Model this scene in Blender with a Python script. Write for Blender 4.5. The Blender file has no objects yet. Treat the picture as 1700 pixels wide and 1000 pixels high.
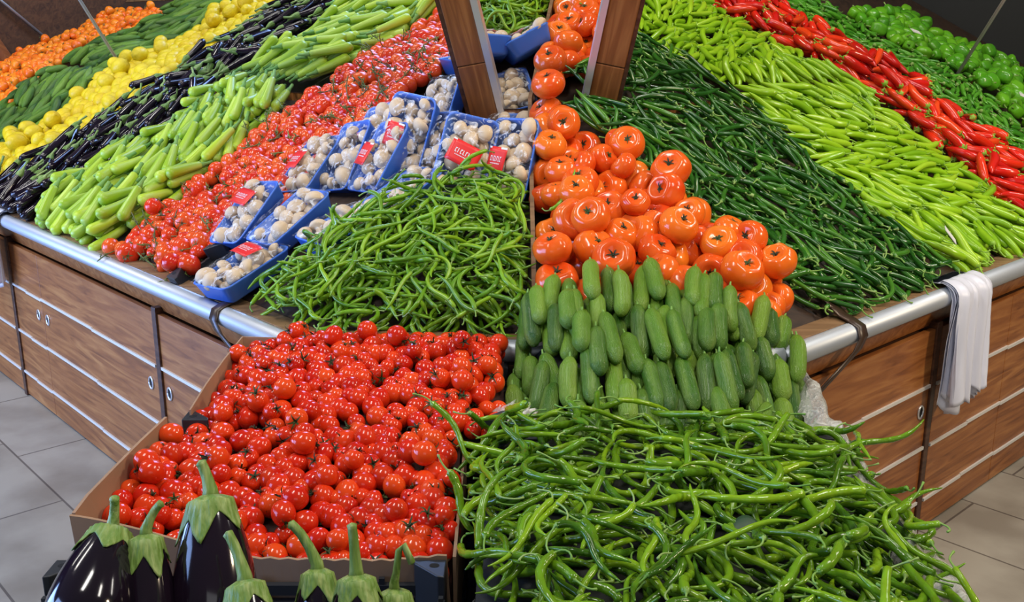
import bpy, math, random
import numpy as np
from mathutils import Vector, Matrix
from mathutils.bvhtree import BVHTree
S = bpy.context.scene
COL = S.collection
R = math.radians
# ------------------------------------------------------------------ camera, sky, lights, exposure
CAMZ = 1.6
PITCH = math.atan(450 / 1650.0)
cam_d = bpy.data.cameras.new('camera'); cam = bpy.data.objects.new('camera', cam_d); COL.objects.link(cam)
cam.location = (0, 0, CAMZ); cam.rotation_euler = (math.pi / 2 - PITCH, 0, 0)
cam_d.sensor_width = 36; cam_d.lens = 36 * 1650 / 1700.0; cam_d.clip_start = 0.05
S.camera = cam
w = bpy.data.worlds.new('world'); S.world = w; w.use_nodes = True
w.node_tree.nodes['Background'].inputs[0].default_value = (0.80, 0.88, 1.0, 1)
w.node_tree.nodes['Background'].inputs[1].default_value = 0.11
S.view_settings.view_transform = 'Standard'; S.view_settings.look = 'None'
S.view_settings.exposure = 0.0; S.view_settings.gamma = 1.0; S.view_settings.use_curve_mapping = False

def area(name, loc, aim, sx, sy, power, col):
    l = bpy.data.lights.new(name, 'AREA'); l.shape = 'RECTANGLE'; l.size = sx; l.size_y = sy
    l.energy = power; l.color = col
    o = bpy.data.objects.new(name, l); COL.objects.link(o); o.location = loc
    o.rotation_euler = (Vector(aim) - Vector(loc)).to_track_quat('-Z', 'Y').to_euler()
    return o
# ceiling fittings over the aisle in front of the stall and over the stall, a bright shop front to the left
area('ceiling_light', (-0.9, 1.5, 3.4), (-0.5, 2.6, 0.8), 0.3, 1.2, 38, (1.0, 0.97, 0.92))
area('ceiling_light', (1.0, 1.3, 3.4), (0.9, 2.6, 0.8), 0.3, 1.2, 33, (1.0, 0.95, 0.87))
area('ceiling_light', (-2.9, 3.2, 3.4), (-2.6, 4.8, 1.0), 0.3, 1.4, 46, (1.0, 0.97, 0.92))
area('ceiling_light', (-4.6, 4.6, 3.4), (-4.0, 6.0, 1.2), 0.3, 1.4, 42, (1.0, 0.97, 0.92))
area('ceiling_light', (2.9, 2.9, 3.4), (2.4, 4.2, 1.0), 0.3, 1.4, 42, (1.0, 0.95, 0.87))
area('shop_front_daylight', (-4.8, 0.4, 1.7), (-2.0, 3.0, 0.2), 2.4, 2.4, 200, (0.32, 0.50, 1.0))
area('doorway_daylight', (-5.4, 2.5, 0.95), (-1.0, 1.7, 0.8), 2.6, 1.7, 230, (0.30, 0.48, 1.0))
area('entrance_daylight', (0.5, -3.2, 2.6), (0.3, 2.5, 0.8), 2.5, 1.6, 16, (0.95, 0.97, 1.0))
area('warm_aisle_light', (3.3, 0.9, 2.9), (2.0, 2.8, 0.2), 0.4, 0.4, 66, (1.0, 0.80, 0.55))

# ------------------------------------------------------------------ materials
def nm(name):
    m = bpy.data.materials.new(name); m.use_nodes = True
    return m, m.node_tree.nodes, m.node_tree.links, m.node_tree.nodes['Principled BSDF']
def rgb(*c): return (c[0], c[1], c[2], 1)
def rnd_node(N, L):
    """ramp position of one item: its object colour's red; merged heaps vary piece by piece"""
    oi = N.new('ShaderNodeObjectInfo'); g = N.new('ShaderNodeNewGeometry'); sc = N.new('ShaderNodeSeparateColor'); L.new(oi.outputs['Color'], sc.inputs[0])
    mx = N.new('ShaderNodeMix'); mx.data_type = 'FLOAT'; L.new(sc.outputs[1], mx.inputs[0]); L.new(sc.outputs[0], mx.inputs[2]); L.new(g.outputs['Random Per Island'], mx.inputs[3])
    return mx.outputs[0]
def skin(name, cols, rough=0.3, spots=None, scale=30, amt=0.35, coat=0.0, bump=0.0, bscale=60, sss=0.0, spec=0.35, stretch=(1, 1, 1)):
    """vegetable skin: one colour per item out of a ramp, a soft mottling of a second colour"""
    m, N, L, B = nm(name)
    cols = sorted(cols, key=lambda c: c[0] * 0.6 + c[1])
    r = rnd_node(N, L)
    ramp = N.new('ShaderNodeValToRGB'); L.new(r, ramp.inputs[0])
    e = ramp.color_ramp.elements
    e[0].color = rgb(*cols[0]); e[1].color = rgb(*cols[-1])
    for i, c in enumerate(cols[1:-1]):
        x = e.new((i + 1) / (len(cols) - 1)); x.color = rgb(*c)
    tc = N.new('ShaderNodeTexCoord'); mp = N.new('ShaderNodeMapping'); mp.inputs['Scale'].default_value = stretch
    L.new(tc.outputs['Object'], mp.inputs[0])
    out = ramp.outputs[0]
    if spots:
        nz = N.new('ShaderNodeTexNoise'); nz.inputs['Scale'].default_value = scale; nz.inputs['Detail'].default_value = 3
        L.new(mp.outputs[0], nz.inputs['Vector'])
        mr = N.new('ShaderNodeMapRange'); mr.inputs[1].default_value = 0.42; mr.inputs[2].default_value = 0.75; mr.inputs[4].default_value = amt
        L.new(nz.outputs[0], mr.inputs[0])
        mx = N.new('ShaderNodeMixRGB'); L.new(mr.outputs[0], mx.inputs[0]); L.new(out, mx.inputs[1]); mx.inputs[2].default_value = rgb(*spots)
        out = mx.outputs[0]
    L.new(out, B.inputs['Base Color'])
    B.inputs['Roughness'].default_value = rough; B.inputs['Coat Weight'].default_value = coat * 0.6; B.inputs['Coat Roughness'].default_value = 0.12
    B.inputs['Specular IOR Level'].default_value = spec
    if bump:
        n2 = N.new('ShaderNodeTexNoise'); n2.inputs['Scale'].default_value = bscale; L.new(mp.outputs[0], n2.inputs['Vector'])
        b = N.new('ShaderNodeBump'); b.inputs['Strength'].default_value = bump; b.inputs['Distance'].default_value = 0.004
        L.new(n2.outputs[0], b.inputs['Height']); L.new(b.outputs[0], B.inputs['Normal'])
    return m
def plain(name, c, rough=0.5, metal=0.0, alpha=1.0, trans=0.0, noise=0.0, nscale=8, spec=0.5, bump=0.0):
    m, N, L, B = nm(name)
    B.inputs['Base Color'].default_value = rgb(*c); B.inputs['Roughness'].default_value = rough; B.inputs['Metallic'].default_value = metal
    B.inputs['Alpha'].default_value = alpha; B.inputs['Transmission Weight'].default_value = trans; B.inputs['Specular IOR Level'].default_value = spec
    if noise or bump:
        tc = N.new('ShaderNodeTexCoord'); nz = N.new('ShaderNodeTexNoise'); nz.inputs['Scale'].default_value = nscale; nz.inputs['Detail'].default_value = 5
        L.new(tc.outputs['Object'], nz.inputs['Vector'])
        if noise:
            mx = N.new('ShaderNodeMixRGB'); mx.blend_type = 'MULTIPLY'; mx.inputs[0].default_value = noise
            mx.inputs[1].default_value = rgb(*c); L.new(nz.outputs[0], mx.inputs[2])
            g = N.new('ShaderNodeBrightContrast'); g.inputs['Bright'].default_value = 0.25 * noise * max(c); L.new(mx.outputs[0], g.inputs[0]); L.new(g.outputs[0], B.inputs['Base Color'])
        if bump:
            b = N.new('ShaderNodeBump'); b.inputs['Strength'].default_value = bump; b.inputs['Distance'].default_value = 0.01
            L.new(nz.outputs[0], b.inputs['Height']); L.new(b.outputs[0], B.inputs['Normal'])
    return m
def wood(name, c1, c2, c3, axis_scale=(1.2, 14, 14), rough=0.35, big=2.0):
    m, N, L, B = nm(name)
    tc = N.new('ShaderNodeTexCoord'); mp = N.new('ShaderNodeMapping'); mp.inputs['Scale'].default_value = axis_scale
    L.new(tc.outputs['Object'], mp.inputs[0])
    nz = N.new('ShaderNodeTexNoise'); nz.inputs['Scale'].default_value = 2.2; nz.inputs['Detail'].default_value = 8; nz.inputs['Distortion'].default_value = 1.6
    L.new(mp.outputs[0], nz.inputs['Vector'])
    rp = N.new('ShaderNodeValToRGB'); L.new(nz.outputs[0], rp.inputs[0]); e = rp.color_ramp.elements
    e[0].position = 0.28; e[0].color = rgb(*c1); e[1].position = 0.72; e[1].color = rgb(*c3); x = e.new(0.5); x.color = rgb(*c2)
    n2 = N.new('ShaderNodeTexNoise'); n2.inputs['Scale'].default_value = big; n2.inputs['Detail'].default_value = 2; L.new(tc.outputs['Object'], n2.inputs['Vector'])
    mx = N.new('ShaderNodeMixRGB'); mx.blend_type = 'MULTIPLY'; L.new(n2.outputs[0], mx.inputs[0]); L.new(rp.outputs[0], mx.inputs[1]); mx.inputs[2].default_value = (0.74, 0.60, 0.48, 1)
    L.new(mx.outputs[0], B.inputs['Base Color']); B.inputs['Roughness'].default_value = rough
    return m
M = {}
M['tomato'] = skin('cocktail_tomato_skin', [(0.48, 0.010, 0.003), (0.60, 0.018, 0.004), (0.68, 0.035, 0.006), (0.60, 0.016, 0.005), (0.72, 0.060, 0.008)], 0.16, (0.72, 0.10, 0.012), 22, 0.30, coat=0.3)
M['vine'] = skin('vine_tomato_skin', [(0.56, 0.016, 0.006), (0.66, 0.030, 0.008), (0.70, 0.055, 0.010), (0.74, 0.10, 0.014)], 0.16, (0.78, 0.14, 0.014), 16, 0.35, coat=0.3)
M['beef'] = skin('beef_tomato_skin', [(0.66, 0.055, 0.006), (0.76, 0.11, 0.008), (0.84, 0.20, 0.012), (0.72, 0.08, 0.008)], 0.17, (0.84, 0.24, 0.03), 12, 0.45, coat=0.35)
M['orange'] = skin('orange_tomato_skin', [(0.86, 0.12, 0.006), (0.92, 0.20, 0.008), (0.95, 0.28, 0.012)], 0.22, (0.95, 0.34, 0.03), 20, 0.3, coat=0.2)
M['lemon'] = skin('lemon_peel', [(0.66, 0.44, 0.005), (0.72, 0.51, 0.006), (0.64, 0.47, 0.008)], 0.40, (0.76, 0.58, 0.02), 12, 0.35, bump=0.4, bscale=110)
M['calyx'] = skin('dry_calyx', [(0.018, 0.035, 0.010), (0.04, 0.075, 0.015), (0.03, 0.03, 0.012)], 0.7)
M['truss'] = skin('truss_stalk', [(0.10, 0.15, 0.03), (0.20, 0.24, 0.06), (0.14, 0.12, 0.05)], 0.6)
M['chili'] = skin('long_green_chili_skin', [(0.070, 0.160, 0.004), (0.125, 0.245, 0.006), (0.21, 0.36, 0.010), (0.026, 0.085, 0.004)], 0.17, (0.20, 0.50, 0.03), 26, 0.35, coat=0.35, bump=0.5, bscale=75)
M['pepper'] = skin('thin_green_pepper_skin', [(0.10, 0.235, 0.006), (0.155, 0.31, 0.009), (0.06, 0.165, 0.006), (0.23, 0.40, 0.014)], 0.24, (0.24, 0.52, 0.04), 26, 0.35, coat=0.2, bump=0.4)
M['dark'] = skin('dark_green_pepper_skin', [(0.012, 0.065, 0.006), (0.028, 0.125, 0.010), (0.07, 0.21, 0.016), (0.016, 0.085, 0.008)], 0.18, (0.06, 0.24, 0.03), 22, 0.3, coat=0.35)
M['light'] = skin('light_green_pepper_skin', [(0.22, 0.44, 0.008), (0.28, 0.51, 0.012), (0.17, 0.37, 0.008), (0.34, 0.55, 0.022)], 0.25, (0.40, 0.68, 0.03), 18, 0.3, coat=0.25)
M['red'] = skin('red_pepper_skin', [(0.62, 0.012, 0.006), (0.74, 0.022, 0.008), (0.50, 0.008, 0.006), (0.80, 0.07, 0.010)], 0.16, (0.80, 0.10, 0.01), 14, 0.25, coat=0.4)
M['mid'] = skin('mid_green_pepper_skin', [(0.035, 0.19, 0.010), (0.065, 0.27, 0.016), (0.09, 0.34, 0.02)], 0.24, (0.16, 0.42, 0.04), 22, 0.35, coat=0.25)
M['bell'] = skin('bell_pepper_skin', [(0.09, 0.36, 0.012), (0.16, 0.46, 0.016), (0.055, 0.25, 0.012)], 0.22, (0.22, 0.52, 0.03), 12, 0.3, coat=0.3)
M['pstem'] = skin('pepper_stalk', [(0.11, 0.26, 0.03), (0.20, 0.36, 0.07), (0.26, 0.38, 0.12)], 0.5)
M['lstem'] = skin('light_pepper_stalk', [(0.20, 0.42, 0.03), (0.28, 0.48, 0.06)], 0.5)
M['cuke'] = skin('cucumber_skin', [(0.048, 0.145, 0.008), (0.095, 0.215, 0.012), (0.026, 0.088, 0.006), (0.15, 0.28, 0.018)], 0.30, (0.24, 0.36, 0.05), 9, 0.5, bump=0.9, bscale=170, stretch=(0.5, 4, 4), coat=0.12)
M['zuc'] = skin('zucchini_skin', [(0.34, 0.49, 0.018), (0.44, 0.58, 0.030), (0.25, 0.41, 0.015)], 0.36, (0.55, 0.70, 0.20), 9, 0.5, stretch=(0.4, 5, 5), coat=0.1)
M['zstem'] = skin('zucchini_stalk', [(0.12, 0.28, 0.05), (0.20, 0.36, 0.08)], 0.55)
M['egg'] = skin('aubergine_skin', [(0.008, 0.005, 0.009), (0.012, 0.006, 0.013), (0.007, 0.005, 0.007)], 0.10, (0.022, 0.007, 0.022), 6, 0.5, coat=0.5)
M['ecal'] = skin('aubergine_calyx', [(0.11, 0.20, 0.03), (0.16, 0.27, 0.05)], 0.5, (0.36, 0.44, 0.16), 95, 0.9, bump=1.0, bscale=120, stretch=(0.16, 1, 1))
M['mush'] = skin('mushroom_skin', [(0.56, 0.41, 0.25), (0.66, 0.51, 0.33), (0.48, 0.33, 0.19), (0.72, 0.60, 0.42)], 0.6, (0.42, 0.28, 0.16), 45, 0.5)
M['tray'] = plain('blue_punnet_plastic', (0.045, 0.15, 0.56), 0.32)
M['wood'] = wood('counter_wood', (0.18, 0.058, 0.015), (0.33, 0.125, 0.034), (0.46, 0.21, 0.065), rough=0.36)
M['woodd'] = wood('dark_counter_wood', (0.030, 0.012, 0.007), (0.070, 0.028, 0.014), (0.11, 0.05, 0.025), rough=0.4)
M['postw'] = wood('post_wood', (0.16, 0.055, 0.015), (0.26, 0.10, 0.028), (0.38, 0.17, 0.05), (14, 14, 1.0), 0.4)
M['panelw'] = wood('end_panel_wood', (0.05, 0.022, 0.010), (0.10, 0.045, 0.018), (0.15, 0.07, 0.03), rough=0.5)
M['board'] = wood('bed_board', (0.020, 0.012, 0.008), (0.04, 0.022, 0.014), (0.06, 0.035, 0.02), rough=0.6)
M['lipw'] = wood('edge_board', (0.16, 0.09, 0.045), (0.26, 0.16, 0.08), (0.34, 0.22, 0.12), rough=0.5)
M['alu'] = plain('aluminium_strip', (0.62, 0.62, 0.63), 0.3, 0.6)
M['rail'] = plain('brushed_steel_rail', (0.46, 0.49, 0.53), 0.45, 0.5)
M['strip'] = plain('pale_drawer_strip', (0.74, 0.73, 0.70), 0.35, 0.3)
M['black'] = plain('black_crate_plastic', (0.020, 0.022, 0.026), 0.42)
M['hole'] = plain('painted_hole_shade', (0.003, 0.003, 0.003), 0.9)  # flat black discs paint the shade inside holes
M['strap'] = plain('dark_bracket', (0.045, 0.024, 0.014), 0.35)
M['mirror'] = plain('mirror_glass', (0.90, 0.91, 0.90), 0.0, 1.0)
M['card'] = plain('brown_cardboard', (0.36, 0.20, 0.10), 0.75, noise=0.35, nscale=14)
M['liner'] = plain('heap_gap_shade', (0.010, 0.012, 0.008), 0.8)  # dark colour stands in for the shade between heaped produce
M['rshade'] = plain('red_heap_gap_shade', (0.030, 0.006, 0.004), 0.8)  # same painted gap shade, tinted red for the tomatoes
M['white'] = plain('white_paper', (0.74, 0.74, 0.72), 0.6)
M['redl'] = plain('red_label', (0.72, 0.018, 0.016), 0.35)
M['grey'] = plain('grey_metal', (0.36, 0.35, 0.34), 0.4, 0.6)
M['blackwall'] = plain('dark_wall_paint', (0.020, 0.022, 0.024), 0.8)
M['leaf'] = plain('chili_leaf', (0.020, 0.055, 0.022), 0.5)
def film_mat(name, base, lo, hi, scale=26, rough=0.12):
    m, N, L, B = nm(name)
    tc = N.new('ShaderNodeTexCoord'); nz = N.new('ShaderNodeTexNoise'); nz.inputs['Scale'].default_value = scale; nz.inputs['Detail'].default_value = 4
    nz.inputs['Distortion'].default_value = 2.0
    L.new(tc.outputs['Object'], nz.inputs['Vector'])
    mr = N.new('ShaderNodeMapRange'); mr.inputs[1].default_value = 0.52; mr.inputs[2].default_value = 0.74; mr.inputs[3].default_value = lo; mr.inputs[4].default_value = hi
    L.new(nz.outputs[0], mr.inputs[0]); L.new(mr.outputs[0], B.inputs['Alpha'])
    B.inputs['Base Color'].default_value = rgb(*base); B.inputs['Roughness'].default_value = rough; B.inputs['Specular IOR Level'].default_value = 0.9
    b = N.new('ShaderNodeBump'); b.inputs['Strength'].default_value = 0.9; b.inputs['Distance'].default_value = 0.012
    L.new(nz.outputs[0], b.inputs['Height']); L.new(b.outputs[0], B.inputs['Normal'])
    return m
M['film'] = film_mat('clear_shrink_film', (0.95, 0.95, 0.95), 0.02, 0.62, 30)  # patchy white opacity paints glints onto the film
M['sheet'] = film_mat('clear_liner_sheet', (0.70, 0.70, 0.66), 0.30, 0.85, 24, 0.2)
m, N, L, B = nm('white_bag_plastic'); B.inputs['Base Color'].default_value = (0.70, 0.72, 0.84, 1); B.inputs['Roughness'].default_value = 0.38
B.inputs['Alpha'].default_value = 0.93; B.inputs['Subsurface Weight'].default_value = 0.2; B.inputs['Subsurface Radius'].default_value = (0.02, 0.02, 0.02)
M['bag'] = m
# floor tiles
m, N, L, B = nm('stone_floor_tiles')
tc = N.new('ShaderNodeTexCoord'); mp = N.new('ShaderNodeMapping'); mp.inputs['Location'].default_value = (-0.075, -0.013, 0)
L.new(tc.outputs['Object'], mp.inputs[0])
bk = N.new('ShaderNodeTexBrick'); L.new(mp.outputs[0], bk.inputs['Vector'])
bk.inputs['Scale'].default_value = 1.0; bk.inputs['Brick Width'].default_value = 0.67; bk.inputs['Row Height'].default_value = 0.335; bk.inputs['Mortar Size'].default_value = 0.004
bk.inputs['Color1'].default_value = (0.31, 0.285, 0.235, 1); bk.inputs['Color2'].default_value = (0.36, 0.335, 0.285, 1); bk.inputs['Mortar'].default_value = (0.13, 0.115, 0.10, 1)
bk.offset = 0.25
nz = N.new('ShaderNodeTexNoise'); nz.inputs['Scale'].default_value = 3.0; nz.inputs['Detail'].default_value = 7; L.new(tc.outputs['Object'], nz.inputs['Vector'])
rp = N.new('ShaderNodeValToRGB'); rp.color_ramp.elements[0].position = 0.35; rp.color_ramp.elements[0].color = (0.55, 0.52, 0.50, 1); rp.color_ramp.elements[1].position = 0.6; rp.color_ramp.elements[1].color = (1, 1, 1, 1)
L.new(nz.outputs[0], rp.inputs[0])
mx = N.new('ShaderNodeMixRGB'); mx.blend_type = 'MULTIPLY'; mx.inputs[0].default_value = 0.8; L.new(bk.outputs[0], mx.inputs[1]); L.new(rp.outputs[0], mx.inputs[2])
L.new(mx.outputs[0], B.inputs['Base Color']); B.inputs['Roughness'].default_value = 0.42
M['floor'] = m

# ------------------------------------------------------------------ helpers
class MB:
    def __init__(s): s.v = []; s.f = []; s.m = []
    def add(s, V, F, mi=0):
        o = len(s.v); s.v += [tuple(map(float, p)) for p in V]; s.f += [tuple(i + o for i in f) for f in F]; s.m += [mi] * len(F)
    def box(s, x0, x1, y0, y1, z0, z1, mi=0, T=None):
        V = [(x, y, z) for x in (x0, x1) for y in (y0, y1) for z in (z0, z1)]
        if T is not None: V = [tuple(T @ Vector(p)) for p in V]
        s.add(V, [(0, 1, 3, 2), (4, 6, 7, 5), (0, 4, 5, 1), (2, 3, 7, 6), (0, 2, 6, 4), (1, 5, 7, 3)], mi)
    def tube(s, pts, rad, seg=8, mi=0, cap=True):
        pts = [Vector(p) for p in pts]; n = len(pts)
        rad = rad if hasattr(rad, '__len__') else [rad] * n
        t0 = (pts[1] - pts[0]).normalized(); a = t0.orthogonal().normalized(); V = []
        for i, p in enumerate(pts):
            t = (pts[min(i + 1, n - 1)] - pts[max(i - 1, 0)]).normalized()
            a = (a - t * a.dot(t)).normalized(); b = t.cross(a)
            for k in range(seg):
                th = 2 * math.pi * k / seg; V.append(p + (a * math.cos(th) + b * math.sin(th)) * rad[i])
        F = [(i * seg + k, i * seg + (k + 1) % seg, (i + 1) * seg + (k + 1) % seg, (i + 1) * seg + k) for i in range(n - 1) for k in range(seg)]
        if cap:
            V.append(pts[0] - t0 * rad[0] * 0.5); V.append(pts[-1] + (pts[-1] - pts[-2]).normalized() * rad[-1] * 0.5)
            F += [(len(V) - 2, (k + 1) % seg, k) for k in range(seg)] + [(len(V) - 1, (n - 1) * seg + k, (n - 1) * seg + (k + 1) % seg) for k in range(seg)]
        s.add(V, F, mi)
    def mesh(s, name, mats, smooth=True):
        me = bpy.data.meshes.new(name); me.from_pydata(s.v, [], s.f)
        for mt in (mats if isinstance(mats, (list, tuple)) else [mats]): me.materials.append(mt)
        if any(s.m): me.polygons.foreach_set('material_index', s.m)
        me.polygons.foreach_set('use_smooth', [smooth] * len(s.f)); me.update()
        return me
def link(name, me, parent=None):
    o = bpy.data.objects.new(name, me); COL.objects.link(o)
    if parent is not None: o.parent = parent
    return o
def tag(o, label=None, cat=None, group=None, kind=None):
    if label: o['label'] = label
    if cat: o['category'] = cat
    if group: o['group'] = group
    if kind: o['kind'] = kind
    return o
def empty(name, mat=None):
    o = bpy.data.objects.new(name, None); COL.objects.link(o); o.empty_display_size = 0.02
    if mat is not None: o.matrix_world = mat
    return o
def bev(o, wd=0.003, seg=2):
    b = o.modifiers.new('bevel', 'BEVEL'); b.width = wd; b.segments = seg; b.limit_method = 'ANGLE'; return o
def frame(P, X, Y, Z):
    m = Matrix((( X[0], Y[0], Z[0], P[0]), (X[1], Y[1], Z[1], P[1]), (X[2], Y[2], Z[2], P[2]), (0, 0, 0, 1))); return m
V3 = lambda *a: Vector(a)

# ------------------------------------------------------------------ layout of the stall
dL = V3(-math.sin(R(42.5)), math.cos(R(42.5)), 0); dR = V3(math.sin(R(47.5)), math.cos(R(47.5)), 0); UP = V3(0, 0, 1)
AL = V3(-0.5716, 2.4712, 0.80); AR = V3(0.6752, 2.3590, 0.80)
cF = (AR - AL).normalized(); nF = V3(-cF.y, cF.x, 0); WF = (AR - AL).length
FL = V3(-0.0704, 3.3652, 0); FR = V3(0.2695, 3.3386, 0)          # feet of the two posts
DF = (FL - AL).dot(nF); RISE = DF * math.tan(R(29)); ZT = 0.80 + RISE
FL.z = FR.z = ZT
DLt = (FL - AL).dot(dR); DRt = (FR - AR).dot(dL)
sL = math.atan(RISE / DLt); sR = math.atan(RISE / DRt); sF = R(29)
LENL = DLt / math.cos(sL); LENR = DRt / math.cos(sR); LENF = DF / math.cos(sF)
upL = dR * math.cos(sL) + UP * math.sin(sL); nLn = -dR * math.sin(sL) + UP * math.cos(sL)
upR = dL * math.cos(sR) + UP * math.sin(sR); nRn = -dL * math.sin(sR) + UP * math.cos(sR)
upF = nF * math.cos(sF) + UP * math.sin(sF); nFn = -nF * math.sin(sF) + UP * math.cos(sF)
ML = frame(AL, -dL, upL, nLn)       # local x towards the corner, y up the slope, z out of the bed
MR = frame(AR, dR, upR, nRn)
ENDL, ENDR = 5.5, 4.3
def zbed(x, y):
    """height of the three sloping beds' boards (a hipped corner)"""
    zf = 0.8 + ((x - AL.x) * nF.x + (y - AL.y) * nF.y) * math.tan(sF)
    zl = 0.8 + ((x - AL.x) * dR.x + (y - AL.y) * dR.y) * math.tan(sL)
    zr = 0.8 + ((x - AR.x) * dL.x + (y - AR.y) * dL.y) * math.tan(sR)
    return np.minimum(np.minimum(zf, zl), zr)

# ---- floor and walls
UPR = frame(V3(0, 0, 0), dL, -dR, UP)   # tiles run with the counters
mb = MB(); mb.box(-12, 12, -12, 12, -0.1, 0, 0)
fl = link('floor', mb.mesh('floor', M['floor'], False)); fl.matrix_world = UPR; tag(fl, 'large stone floor tiles, bluish by the left counter and beige by the right', kind='structure')
for nme, (x0, x1, y0, y1) in (('wall_back', (-9, 9, 9.0, 9.2)), ('wall_left', (-9.2, -9, -5, 9.2)), ('wall_right', (9, 9.2, -5, 9.2))):
    mb = MB(); mb.box(x0, x1, y0, y1, 0, 4.2)
    tag(link(nme, mb.mesh(nme, M['blackwall'], False)), 'dark wall of the market hall far behind the stall', kind='structure')

# ---- cabinets
def cabinet(P, X, out, a0, a1, splits, holes, label):
    """one cabinet unit along a counter: X runs along it, out points to the aisle"""
    Y = UP.cross(X); s = 1 if Y.dot(out) > 0 else -1          # local y * s points to the aisle
    root = empty('counter_cabinet', frame(V3(P.x, P.y, 0) + X * a0, X, Y, UP)); L_ = a1 - a0
    tag(root, label, 'cabinet', 'wooden cabinets under the display counter')
    mb = MB(); mb.box(0.004, L_ - 0.004, *sorted((-s * 0.02, -s * 0.55)), 0.0, 0.70); bev(link('carcass', mb.mesh('carcass', M['woodd'], False), root))
    zs = [0.005, 0.115, 0.31, 0.52, 0.715]
    xs = [0.008] + [q - a0 for q in splits] + [L_ - 0.008]
    for c in range(len(xs) - 1):
        for r in range(4):
            mb = MB(); mb.box(xs[c] + 0.0015, xs[c + 1] - 0.0015, *sorted((-s * 0.02, 0.0)), zs[r] + 0.003, zs[r + 1] - 0.007)
            d = link('drawer_front', mb.mesh('drawer_front', M['wood'], False), root); bev(d, 0.002)
            if r == 2 and c in holes:
                for e in holes[c]:
                    hx = xs[c] + 0.055 if e == 0 else xs[c + 1] - 0.055
                    m2 = MB(); ring = [(hx + 0.016 * math.cos(t), s * 0.002, zs[3] - 0.075 + 0.021 * math.sin(t)) for t in np.linspace(0, 2 * math.pi, 17)]
                    m2.tube(ring, 0.0035, 6); g = link('finger_hole', m2.mesh('finger_hole', M['alu']), d); g['label'] = 'metal ringed oval finger hole'
                    m3 = MB(); m3.add([(hx, s * 0.0015, zs[3] - 0.075)] + [(p[0], s * 0.0015, p[2]) for p in ring[:-1]], [(0, k, k % 16 + 1) for k in range(1, 17)])
                    link('hole_opening', m3.mesh('hole_opening', M['hole'], False), d)
        for r in (1, 2, 3):
            half = (xs[c] + xs[c + 1]) / 2
            mb = MB(); mb.box(xs[c], half, *sorted((-s * 0.01, s * 0.006)), zs[r] - 0.006, zs[r] + 0.004)
            mb.box(half, xs[c + 1], *sorted((-s * 0.01, s * 0.006)), zs[r] - 0.002, zs[r] + 0.008)
            link('metal_strip', mb.mesh('metal_strip', M['strip'], False), root)
    mb = MB(); mb.box(L_ - 0.02, L_ + 0.012, *sorted((-s * 0.06, s * 0.008)), 0.0, 0.73); bev(link('upright', mb.mesh('upright', M['woodd'], False), root))
    return root
cabinet(AL, dL, -dR, 0.0, 0.88, [], {0: [1]}, 'wooden counter cabinet at the corner behind the back tomato crate')
cabinet(AL, dL, -dR, 0.90, 2.42, [2.04], {0: [0, 1], 1: [0]}, 'long wooden drawer cabinet under the left counter with pale metal strips')
cabinet(AL, dL, -dR, 2.44, 3.96, [3.2], {}, 'wooden drawer cabinet beneath the white bags at the left edge')
cabinet(AL, dL, -dR, 3.98, 5.5, [4.7], {}, 'farthest wooden drawer cabinet of the left counter')
cabinet(AR, dR, -dL, 0.0, 0.88, [], {0: [1]}, 'wooden counter cabinet just right of the cucumber heap')
cabinet(AR, dR, -dL, 0.90, 2.42, [1.45], {0: [0]}, 'wooden drawer cabinet below the white plastic bags on the right rail')
cabinet(AR, dR, -dL, 2.44, 4.3, [3.3], {}, 'wooden drawer cabinet at the far end of the right counter')
root = empty('corner_cabinet', frame(V3(AL.x, AL.y, 0), cF, nF, UP)); tag(root, 'short wooden cabinet front across the corner behind the front crates', 'cabinet', 'wooden cabinets under the display counter')
mb = MB(); mb.add([(0.01, 0, 0), (WF - 0.01, 0, 0), (WF - 0.25, 0.5, 0), (0.25, 0.5, 0), (0.01, 0, 0.715), (WF - 0.01, 0, 0.715), (WF - 0.25, 0.5, 0.715), (0.25, 0.5, 0.715)],
  [(0, 3, 2, 1), (4, 5, 6, 7), (0, 1, 5, 4), (1, 2, 6, 5), (2, 3, 7, 6), (3, 0, 4, 7)]); link('carcass', mb.mesh('carcass', M['wood'], False), root)

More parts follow.
